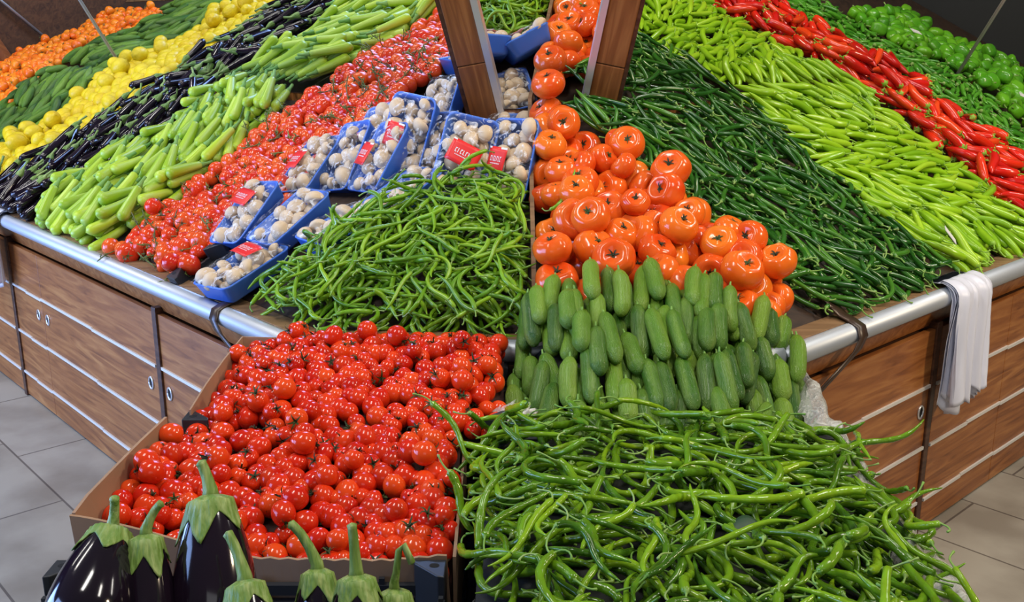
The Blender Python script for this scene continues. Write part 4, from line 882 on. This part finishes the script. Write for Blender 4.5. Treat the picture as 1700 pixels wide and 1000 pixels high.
def mushroom_mesh(rng, r):
    prof = [(-0.9 * r, 0), (-0.9 * r, 0.30 * r), (-0.5 * r, 0.34 * r), (-0.28 * r, 0.45 * r), (-0.30 * r, 0.85 * r), (-0.12 * r, 1.0 * r), (0.2 * r, 0.96 * r), (0.5 * r, 0.78 * r), (0.72 * r, 0.48 * r), (0.8 * r, 0.2 * r), (0.82 * r, 0)]
    ph = rng.uniform(0, 6); V, F = lathe_x(prof, 14, lambda x, th: 0.05 * math.cos(2 * th + ph)); mb = MB(); mb.add(V, F); return mb.mesh('mushroom', M['mush'])
MUSH = [mushroom_mesh(RG, r) for r in (0.0245, 0.021, 0.027, 0.018)]
def punnet(px, py, pz, az, el, roll, label, lab=1, seed=0, film=True):
    g = random.Random(seed); T = Matrix.Translation((px, py, pz)) @ Matrix.Rotation(R(az), 4, 'Z') @ Matrix.Rotation(R(el), 4, 'X') @ Matrix.Rotation(R(roll), 4, 'Y') @ Matrix.Diagonal((1.13, 1.13, 1.13, 1))
    root = empty('mushroom_punnet', T); tag(root, label, 'mushroom punnet', 'film wrapped punnets of mushrooms')
    t = link('tray', TRAY, root)
    pts = []
    for layer, z in ((0, -0.022), (1, 0.002)):
        for k in range(140):
            x = g.uniform(-1, 1) * (0.036 if layer == 0 else 0.052); y = g.uniform(-1, 1) * (0.076 if layer == 0 else 0.092)
            if all((x - a) ** 2 + (y - b) ** 2 + ((z - c) * 1.2) ** 2 > 0.0385 ** 2 for a, b, c in pts): pts.append((x, y, z + g.uniform(-.003, .003)))
    for (x, y, z) in pts:
        o = link('mushroom', g.choice(MUSH), root)
        d = Vector((g.uniform(-.7, .7), g.uniform(-.7, .7), g.uniform(0.2, 1))).normalized(); q = d.to_track_quat('X', 'Z')
        o.matrix_basis = Matrix.Translation((x, y, z)) @ q.to_matrix().to_4x4()
    ph = g.uniform(0, 6)
    dome = lambda x, y: 0.004 + 0.026 * max(0, (1 - (x / 0.075) ** 4)) * max(0, (1 - (y / 0.115) ** 4))
    if film:
        def f(u, v):
            x = (u - .5) * 0.148; y = (v - .5) * 0.228; wv = 0.0014 * math.sin(x * 160 + y * 70 + ph) + 0.0012 * math.sin(y * 190 - x * 120 + ph * 2)
            return (x, y, dome(x, y) + wv * (1 if 0.05 < u < .95 and 0.05 < v < .95 else 0))
        o = grid_mesh('film_wrap', M['film'], 22, 32, f, 0); o.parent = root; o['label'] = 'clear wrinkled film over the mushrooms'
    if lab:
        ox, oy, rot, lw, ll = {1: (0.0, 0.0, 0.25, 0.088, 0.062), 2: (0.0, 0.03, 0.2, 0.09, 0.055), 3: (-0.02, -0.01, 0.1, 0.06, 0.07)}[lab]
        def gl_(u, v):
            a = (u - .5) * lw; b = (v - .5) * ll; x = ox + a * math.cos(rot) + b * math.sin(rot); y = oy - a * math.sin(rot) + b * math.cos(rot)
            return (x, y, dome(x, y) + 0.004)
        o = grid_mesh('label', M['redl'], 8, 6, gl_, 0.0006); o.parent = root; o['label'] = 'red paper label with white lettering'
        mb = MB()
        def q(u0, u1, v0, v1):
            mb.add([tuple(Vector(gl_(a, b)) + Vector((0, 0, 0.0014))) for a, b in ((u0, v0), (u1, v0), (u1, v1), (u0, v1))], [(0, 1, 2, 3)])
        for k in range(7): # row of bold letter strokes and a thinner line beneath
            u = 0.20 + k * 0.088; q(u, u + 0.022, 0.44, 0.64)
            if k % 2 == 0: q(u, u + 0.06, 0.60, 0.64)
            if k % 3 != 1: q(u, u + 0.055, 0.44, 0.475)
        for k in range(11): q(0.24 + k * 0.048, 0.27 + k * 0.048, 0.33, 0.37)
        q(0.0, 1.0, 0.93, 1.0)
        w_ = link('lettering', mb.mesh('lettering', M['white'], False), o)
    return root
PUN = [  # x, y, z, heading, slope, roll, label kind, label
 (-0.857, 3.141, 1.040, -35, 42, -8, 2, 'mushroom punnet with red label lying against the vine tomatoes, leftmost of the upper ones'),
 (-0.689, 3.013, 1.050, -46, 32, -1, 0, 'unlabelled looking mushroom punnet just above the lowest punnet, its film puckered'),
 (-0.791, 2.832, 0.937, -38, 19, -2, 2, 'lowest mushroom punnet, with pinkish red label, on the black crate by the rail'),
 (-0.686, 3.344, 1.166, -30, 39, -11, 3, 'mushroom punnet with orange red label edge behind the two lowest big punnets'),
 (-0.552, 3.287, 1.200, -32, 56, -17, 0, 'narrow mushroom punnet standing in the middle of the row'),
 (-0.428, 3.170, 1.212, -47, 54, -4, 3, 'mushroom punnet with red label at its left edge, before the tallest one'),
 (-0.470, 3.400, 1.262, -22, 46, -20, 3, 'small showing mushroom punnet squeezed between the row and the vine tomatoes'),
 (-0.338, 3.196, 1.280, -55, 71, 26, 3, 'tall mushroom punnet with bulging film, highest of the steep row'),
 (-0.237, 3.448, 1.397, -21, 50, -29, 0, 'mushroom punnet leaning against the left mirror post'),
 (-0.143, 3.030, 1.228, -38, 67, 33, 1, 'mushroom punnet facing forward with large red label above the thin green peppers'),
 (-0.008, 3.010, 1.222, -32, 69, -3, 3, 'mushroom punnet with small red label beside the large tomatoes'),
 (-0.250, 3.170, 1.235, -46, 62, -12, 0, 'half hidden mushroom punnet behind the forward facing one'),
 (-0.502, 2.905, 1.045, -45, 16, 2, 0, 'low flat mushroom punnet half buried behind the thin green peppers'),
 (-0.345, 3.005, 1.130, -50, 26, 0, 0, 'flat mushroom punnet whose blue rim shows beneath the steep row'),
 (-0.03, 3.235, 1.268, -20, 30, 0, 0, 'mushroom punnet lying behind the front two, seen only in the corner mirror'),
]
for k, (x, y, z, az, el, ro, lb, tx) in enumerate(PUN): punnet(x, y, z, az, el, ro, tx, lb, seed=40 + k)

# ------------------------------------------------------------------ crates and cartons
def crate(x0, x1, y0, y1, z0, z1, label, group=None):
    root = empty('plastic_crate', Matrix.Translation((x0, y0, z0))); tag(root, label, 'crate', group)
    w_, d_, h_ = x1 - x0, y1 - y0, z1 - z0; t = 0.012
    mb = MB(); mb.box(0.005, w_ - 0.005, 0.005, d_ - 0.005, 0.0, 0.010); link('crate_floor', mb.mesh('crate_floor', M['black'], False), root)
    for side in range(4):
        mb = MB(); n = 5
        for k in range(n):
            za = 0.01 + (h_ - 0.03) * k / n; zb_ = za + (h_ - 0.03) / n * 0.62
            if side == 0: mb.box(0.05, w_ - 0.05, 0, t, za, zb_)
            if side == 1: mb.box(0.05, w_ - 0.05, d_ - t, d_, za, zb_)
            if side == 2: mb.box(0, t, 0.05, d_ - 0.05, za, zb_)
            if side == 3: mb.box(w_ - t, w_, 0.05, d_ - 0.05, za, zb_)
        for k in range(1, 6):
            q_ = k / 6
            if side < 2: mb.box(w_ * q_ - .005, w_ * q_ + .005, (0 if side == 0 else d_ - t) + .002, (t if side == 0 else d_) - .002, 0, h_ - 0.02)
            else: mb.box((0 if side == 2 else w_ - t) + .002, (t if side == 2 else w_) - .002, d_ * q_ - .005, d_ * q_ + .005, 0, h_ - 0.02)
        link('crate_side', mb.mesh('crate_side', M['black'], False), root)
    for cx, cy, sx, sy in ((0, 0, 1, 1), (w_, 0, -1, 1), (w_, d_, -1, -1), (0, d_, 1, -1)):
        mb = MB(); a = 0.058; P = [(cx, cy), (cx + sx * a, cy), (cx + sx * a * 0.95, cy + sy * 0.012), (cx + sx * 0.012, cy + sy * a * 0.95), (cx, cy + sy * a)]
        if sx * sy < 0: P = P[::-1]
        n = len(P); V = [(p[0], p[1], 0) for p in P] + [(p[0], p[1], h_ + 0.012) for p in P]
        mb.add(V, [tuple(range(n - 1, -1, -1)), tuple(range(n, 2 * n))] + [(k, (k + 1) % n, n + (k + 1) % n, n + k) for k in range(n)])
        for zz in (0.25, 0.45, 0.65, 0.8): mb.box(*sorted((cx + sx * 0.004, cx + sx * (a - 0.006))), *sorted((cy - sy * 0.002, cy + sy * 0.003)), h_ * zz, h_ * zz + 0.006)
        c = link('corner_post', mb.mesh('corner_post', M['black'], False), root); bev(c, 0.002)
        m2 = MB(); hx, hy = cx + sx * 0.020, cy + sy * 0.020; m2.add([(hx, hy, h_ + 0.0125)] + [(hx + 0.009 * math.cos(t_), hy + 0.007 * math.sin(t_), h_ + 0.0125) for t_ in np.linspace(0, 6.283, 13)[:-1]], [(0, k, k % 12 + 1) for k in range(1, 13)])
        link('stacking_hole', m2.mesh('stacking_hole', M['hole'], False), c)
    return root
GC = 'black plastic crates in front of the stall'
crate(-0.80, -0.115, 1.15, 1.565, 0.50, 0.690, 'black plastic crate holding the big aubergines', GC)
crate(-0.055, 0.70, 1.15, 1.565, 0.50, 0.690, 'black plastic crate under the lowest long green chilies', GC)
crate(-0.055, 0.70, 1.575, 1.985, 0.53, 0.735, 'black plastic crate under the middle of the long green chilies', GC)
crate(-0.715, -0.01, 2.005, 2.405, 0.58, 0.775, 'black plastic crate holding the back heap of small red tomatoes', GC)
crate(0.0, 0.70, 1.995, 2.335, 0.55, 0.735, 'black plastic crate holding the short cucumbers', GC)
for (x0, x1, y0, y1, top, lb) in ((-0.80, -0.115, 1.15, 1.565, 0.495, 'under the big aubergines'), (-0.055, 0.70, 1.15, 1.565, 0.495, 'under the lowest green chilies'), (-0.75, -0.10, 1.575, 1.99, 0.515, 'under the red tomato carton'),
   (-0.055, 0.70, 1.575, 1.985, 0.525, 'under the middle green chilies'), (-0.715, -0.01, 2.005, 2.405, 0.575, 'under the back red tomatoes'), (0.0, 0.70, 1.995, 2.335, 0.545, 'under the cucumbers')):
    crate(x0, x1, y0, y1, top / 2 + 0.003, top - 0.012, 'empty black crate, upper supporting one ' + lb, GC)
    crate(x0, x1, y0, y1, 0.0, top / 2 - 0.010, 'empty black crate on the floor, lowest ' + lb, GC)
# carton with a leaning left side and a torn front edge
root = empty('tomato_carton'); tag(root, 'brown cardboard carton holding the front heap of small red tomatoes', 'carton')
def wall_strip(nme, top, bot, th=0.006):
    mb = MB(); n = len(top); V = list(top) + list(bot); mb.add(V, [(k, k + 1, n + k + 1, n + k) for k in range(n - 1)]); o = link(nme, mb.mesh(nme, M['card'], False), root)
    md = o.modifiers.new('thick', 'SOLIDIFY'); md.thickness = th; return o
g = random.Random(3)
c0 = V3(-0.772, 1.60, 0.785)
n = 40; top = []; bot = []
for k in range(n + 1):
    t = k / n; x = -0.770 + t * 0.655; z = 0.785 - 0.085 * min(1, t / 0.42) ** 1.2 + (0.003 * (k % 2) if t > 0.4 else 0) ; 
    if t > 0.85: z += 0.05 * (t - 0.85)
    top.append((x, 1.575 + 0.006 * math.sin(t * 6), z)); bot.append((-0.755 + t * 0.65, 1.578, 0.52))
wall_strip('carton_front', top, bot)
wall_strip('carton_side', [(-0.768, 1.575, 0.787), (-0.770, 1.64, 0.790), (-0.765, 1.75, 0.792), (-0.757, 1.87, 0.796), (-0.745, 1.99, 0.800)], [(-0.755, 1.58, 0.52), (-0.755, 1.68, 0.52), (-0.755, 1.78, 0.52), (-0.75, 1.88, 0.52), (-0.745, 1.99, 0.52)])
wall_strip('carton_side', [(-0.105, 1.578, 0.70), (-0.105, 1.99, 0.735)], [(-0.105, 1.578, 0.52), (-0.105, 1.99, 0.52)])
wall_strip('carton_back', [(-0.735, 1.995, 0.76), (-0.105, 1.995, 0.735)], [(-0.745, 1.995, 0.52), (-0.105, 1.995, 0.52)])
mb = MB(); mb.box(-0.75, -0.105, 1.58, 1.99, 0.518, 0.524); link('carton_base', mb.mesh('carton_base', M['card'], False), root)
root = empty('cardboard_liner'); tag(root, 'cardboard edge standing round the back heap of small red tomatoes', 'carton')
wall_strip('liner_side', [(-0.705, 2.03, 0.80), (-0.705, 2.15, 0.815), (-0.70, 2.28, 0.83), (-0.69, 2.42, 0.845)], [(-0.695, 2.03, 0.60), (-0.695, 2.15, 0.60), (-0.69, 2.28, 0.60), (-0.685, 2.42, 0.60)], 0.004)
wall_strip('liner_back', [(-0.69, 2.425, 0.845), (-0.35, 2.428, 0.835), (-0.03, 2.428, 0.84)], [(-0.69, 2.425, 0.60), (-0.35, 2.428, 0.60), (-0.03, 2.428, 0.60)], 0.004)
# black crate lying at the foot of the punnets, on the bed by the rail
T = Matrix(ML) @ Matrix.Translation((-0.74, 0.02, 0.0)); root = crate(0, 0.30, 0, 0.20, 0, 0.045, 'flat black crate under the lowest mushroom punnet behind the left rail'); root.matrix_world = T

# ------------------------------------------------------------------ clear liners
def noise2(a, b, s=0): return math.sin(a * 13.1 + s) * math.cos(b * 9.7 + s * 2) + 0.5 * math.sin(a * 29 + b * 23 + s * 3)
def lin(u, v):
    y = 2.44 - u * 1.20; z0 = 0.80 - 0.05 * (1 - abs(2 * u - 1)) - 0.06 * u
    if v < 0.3: t = v / 0.3; x = 0.66 + 0.06 * t; z = z0 - 0.02 + 0.03 * t
    else: t = (v - 0.3) / 0.7; x = 0.722 + 0.035 * math.sin(t * 2.4); z = z0 + 0.01 - 0.22 * t
    k = 0.008 * noise2(u * 3, v * 1.2, 1); return (x + k + 0.02 * (u < 0.3) * (0.3 - u), y + k, z + 0.7 * k + 0.010 * noise2(u * 2, v, 4))
tag(grid_mesh('clear_liner', M['sheet'], 70, 22, lin, 0.0006), 'crumpled clear plastic liner over the right side of the cucumber and chili crates', 'plastic liner')
def lin2(u, v):
    x = -0.045 + 0.10 * v; y = 2.10 - 0.13 * u; z = 0.770 - 0.02 * u + 0.02 * math.sin(v * 3) - 0.12 * (u * u); k = 0.007 * noise2(u * 2, v * 2, 2); return (x + k, y, z + k)
tag(grid_mesh('clear_liner', M['sheet'], 20, 20, lin2, 0.0006), 'crumpled clear plastic liner showing between the red tomatoes and the cucumbers', 'plastic liner')
def lin3(u, v):
    x = -0.05 + 0.30 * u; y = 1.57 - 0.42 * u; z = 0.715 - 0.02 * u - 0.20 * v; k = 0.010 * noise2(u * 2, v * 2, 5) ; return (x - 0.04 * v + k, y - 0.06 * v + k, z)
tag(grid_mesh('clear_liner', M['film'], 30, 20, lin3, 0.0006), 'clear plastic film stretched over the black crate corner at the bottom centre', 'plastic liner')

# ------------------------------------------------------------------ big aubergines in the front crate
def big_aubergine(cal, bot, r, tip, label, sr=0.0075, seed=0):
    g = random.Random(seed); cal = Vector(cal); bot = Vector(bot); ax = (cal - bot); L_ = ax.length; X = ax.normalized(); Y = X.orthogonal().normalized(); Z = X.cross(Y)
    T = frame(bot, X, Y, Z); n = 26
    def rad(t): # t = 0 blossom end, 1 calyx end
        return r * (math.sqrt(max(0, 1 - (1 - t / 0.34) ** 2)) if t < 0.34 else 1 - 0.52 * ((t - 0.34) / 0.66) ** 1.7)
    prof = [(0, 0)] + [(L_ * (t + 0.0), rad(t)) for t in [(k / n) ** 1.3 for k in range(1, n)]] + [(L_ * 1.0, r * 0.44), (L_ * 1.01, 0)]
    V, F = lathe_x(prof, 32, lambda x, th: 0.012 * math.cos(3 * th + seed)); mb = MB(); mb.add(V, F)
    o = link('aubergine', mb.mesh('aubergine', M['egg'])); o.matrix_world = T; tag(o, label, 'aubergine', 'big aubergines in the front crate')
    mb = MB(); V = []; ns = 60; nr = 9; ph = g.uniform(0, 6)
    for j in range(nr + 1):
        for k in range(ns):
            th = 2 * math.pi * k / ns; lobe = 1 - abs(((th * 5 / (2 * math.pi) + ph) % 1.0) * 2 - 1); ext = (0.085 + 0.17 * lobe ** 1.2) * (1 + 0.25 * math.sin(th * 2 + ph)); t = 1.0 - ext * (j / nr)
            rr = rad(t) * 1.0 + 0.0028 * (1 - 0.75 * (j / nr) ** 3) + 0.0011 * math.sin(th * 20) + 0.0035 * (j / nr) ** 4 * lobe
            if j == 0: rr = sr * 1.7
            if j == 1: rr = 0.97 * rr
            V.append((L_ * t + (0.010 if j == 0 else 0.006 if j == 1 else 0.0), rr * math.cos(th), rr * math.sin(th)))
    mb.add(V, [(j * ns + k, j * ns + (k + 1) % ns, (j + 1) * ns + (k + 1) % ns, (j + 1) * ns + k) for j in range(nr) for k in range(ns)])
    c = link('calyx', mb.mesh('calyx', M['ecal']), o); md = c.modifiers.new('thick', 'SOLIDIFY'); md.thickness = 0.0018; md.offset = 1; c['label'] = 'ribbed green calyx with pointed lobes'
    Ti = T.inverted(); tp = [Ti @ Vector(p) for p in tip]; p0 = Vector((L_ * 1.0, 0, 0)); p1 = Vector((L_ * 1.0 + 0.018, 0, 0)); pts = [p0, p1]
    ctrl = [p1] + tp
    if len(tp) == 1:
        for t in (0.3, 0.6, 0.85, 1.0):
            a = p1.lerp(Vector((p1.x + (tp[0] - p1).length * 0.5, 0, 0)), t).lerp(tp[0], t); pts.append(a)
    else:
        pts += tp
    mb = MB(); rr = [sr * 1.75, sr * 1.35] + [sr * (1.05 - 0.05 * k) for k in range(len(pts) - 3)] + [sr * 1.05]; mb.tube(pts, rr, 10)
    s_ = link('stalk', mb.mesh('stalk', M['ecal']), o); s_['label'] = 'thick pale green stalk'
    return o
big_aubergine(at(183, 890, 1.40), at(130, 1085, 1.24), 0.064, [at(190, 828, 1.42)], 'fat dark purple aubergine with bluish sheen at the bottom left corner, leftmost', seed=1)
big_aubergine(at(243, 898, 1.38), at(250, 1120, 1.30), 0.045, [at(268, 836, 1.40)], 'slimmer black aubergine squeezed between the two fattest ones', seed=2, sr=0.0065)
big_aubergine(at(350, 832, 1.44), at(362, 1090, 1.34), 0.066, [at(333, 768, 1.46)], 'largest aubergine, standing tallest with purple sheen before the tomatoes', seed=3, sr=0.0085)
big_aubergine(at(408, 975, 1.26), at(430, 1180, 1.18), 0.050, [at(378, 886, 1.30)], 'aubergine showing only calyx and long curved stalk before the largest one', seed=4)
big_aubergine(at(527, 955, 1.40), at(535, 1150, 1.33), 0.046, [at(482, 870, 1.42)], 'aubergine with a stalk slanting left before the torn carton edge', seed=5)
big_aubergine(at(592, 965, 1.33), at(600, 1160, 1.27), 0.052, [at(584, 872, 1.35)], 'aubergine with a straight upright stalk before the torn carton edge', seed=6)
big_aubergine(at(655, 988, 1.36), at(662, 1180, 1.30), 0.046, [at(658, 950, 1.36), at(662, 915, 1.37), at(670, 905, 1.37), at(684, 935, 1.36)], 'aubergine with a thin hooked stalk beside the black crate corner', seed=7, sr=0.0055)

# ------------------------------------------------------------------ bags hanging over the rails
def bags(P, X, n, a, w_, drop, label, seed, layers=5):
    root = empty('plastic_bags'); tag(root, label, 'plastic bags', 'white carrier bags hung over the rails')
    g = random.Random(seed)
    for l in range(layers):
        off = 0.050 + l * 0.007; w2 = w_ * g.uniform(0.78, 1.0); sh = g.uniform(-0.02, 0.03); ph = g.uniform(0, 6); dr = drop * g.uniform(0.86, 1.0); fl_ = g.uniform(0.8, 1.3)
        def f(u, v):
            s_ = v * (dr + 0.13); wu = (u - .5)
            if s_ < 0.05: o_ = -0.04 + s_ * 0.9; z = 0.055 - 0.0 * s_
            elif s_ < 0.13: t = (s_ - 0.05) / 0.08 * 1.5; o_ = 0.005 + (off - 0.008) * math.sin(t); z = 0.055 + l * 0.003 - 0.045 * (1 - math.cos(t))
            else: o_ = off; z = 0.012 - (s_ - 0.13)
            t = v; fold = (0.010 + 0.016 * t) * math.sin(u * 11 * fl_ + ph + 1.5 * t) * (0.25 + t) + 0.006 * math.sin(u * 23 + ph * 2 + t * 5)
            wf = 0.80 + 0.25 * math.sin(min(1, t * 1.6) * 1.57) - 0.12 * t + 0.04 * math.sin(t * 9 + ph)
            x = a + sh * t + wu * w2 * wf
            z += 0.02 * math.sin(u * 7 + ph) * (v > 0.85) * (v - 0.85) * 6 - 0.016 * abs(math.sin(u * 9.4 + ph)) * max(0, t - 0.9) * 10
            p = P + X * x - n * (o_ + max(0, fold) * (t > 0.15) + 0.3 * fold) + UP * z
            return (p.x, p.y, p.z)
        o = grid_mesh('bag', M['bag'], 34, 46, f, 0.0008); o.parent = root
    return root
bags(AR, dR, dL, 0.95, 0.25, 0.335, 'bundle of white plastic carrier bags hanging over the right rail', 5, 5)
bags(AL, dL, dR, 2.43, 0.27, 0.27, 'white plastic carrier bags hanging over the left rail at the picture edge', 9, 3)

# ------------------------------------------------------------------ strays and scraps
def stray(it, P, D, name, label, cat, up=UP):
    X = Vector(D).normalized(); Y = up.cross(X).normalized(); Z = X.cross(Y); o = link(name, it.parts[0][1]); o.matrix_world = frame(P, X, Y, Z); tag(o, label, cat)
    for pn, me in it.parts[1:]: link(pn, me, o)
def between(A, B_, it): return (A + B_) / 2, (B_ - A)
for (a, b, k, lab) in (((at(1395, 772, 1.86)), at(1525, 692, 1.92), 2, 'long green chili sticking out to the upper right across the wooden drawers'),
                       (at(1450, 880, 1.60), at(1545, 812, 1.66), 5, 'green chili pointing up over the liner edge near the floor'),
                       (at(1490, 1000, 1.42), at(1588, 945, 1.46), 7, 'lone green chili reaching out over the floor at the bottom right'),
                       (at(728, 690, 1.88), at(795, 765, 1.84), 9, 'green chili arching over the red tomatoes with a raised stalk'),
                       (at(745, 800, 1.66), at(790, 880, 1.62), 11, 'green chili hanging down beside the red tomatoes above the crate corner')):
    p, d = between(a, b, None); stray(K['chili'][k], p, d, 'long_green_chili', lab, 'chili')
p = at(938, 335, 2.82); stray(K['pepper'][3], p + V3(0, -0.02, 0.035), V3(0.5, 0.55, 0.75), 'thin_green_pepper', 'single thin green pepper lying across the large tomatoes', 'pepper')
def leaf(P, lab):
    def f(u, v):
        wv = 0.030 * math.sin(math.pi * u) ** 0.7; return (P.x + (u - .5) * 0.07, P.y + (v - .5) * 2 * wv * 0.9, P.z + 0.010 * math.sin(u * 3) - 0.012 * (v - .5) ** 2 * 8 * 0.3 + (v - .5) * wv * 1.1)
    tag(grid_mesh('chili_leaf', M['leaf'], 12, 6, f, 0.0008), lab, 'leaf')
leaf(at(1240, 903, 1.50) + V3(0, 0, 0.02), 'single dark green leaf lying on the long green chilies')
def scrap(T, w_, h_, lab):
    mb = MB(); mb.box(-w_ / 2, w_ / 2, -h_ / 2, h_ / 2, 0, 0.002); o = link('paper_tag', mb.mesh('paper_tag', M['white'], False)); o.matrix_world = T; tag(o, lab, 'paper tag')
scrap(Matrix(MR) @ Matrix.Translation((1.05, 0.14, 0.115)) @ Matrix.Rotation(0.6, 4, 'Z') @ Matrix.Rotation(0.5, 4, 'X'), 0.035, 0.06, 'small white paper tag between the dark and the yellow-green peppers by the rail')
scrap(Matrix(MR) @ Matrix.Translation((3.02, 0.80, 0.14)) @ Matrix.Rotation(0.6, 4, 'Z'), 0.05, 0.05, 'small white paper tag beside the green bell peppers')
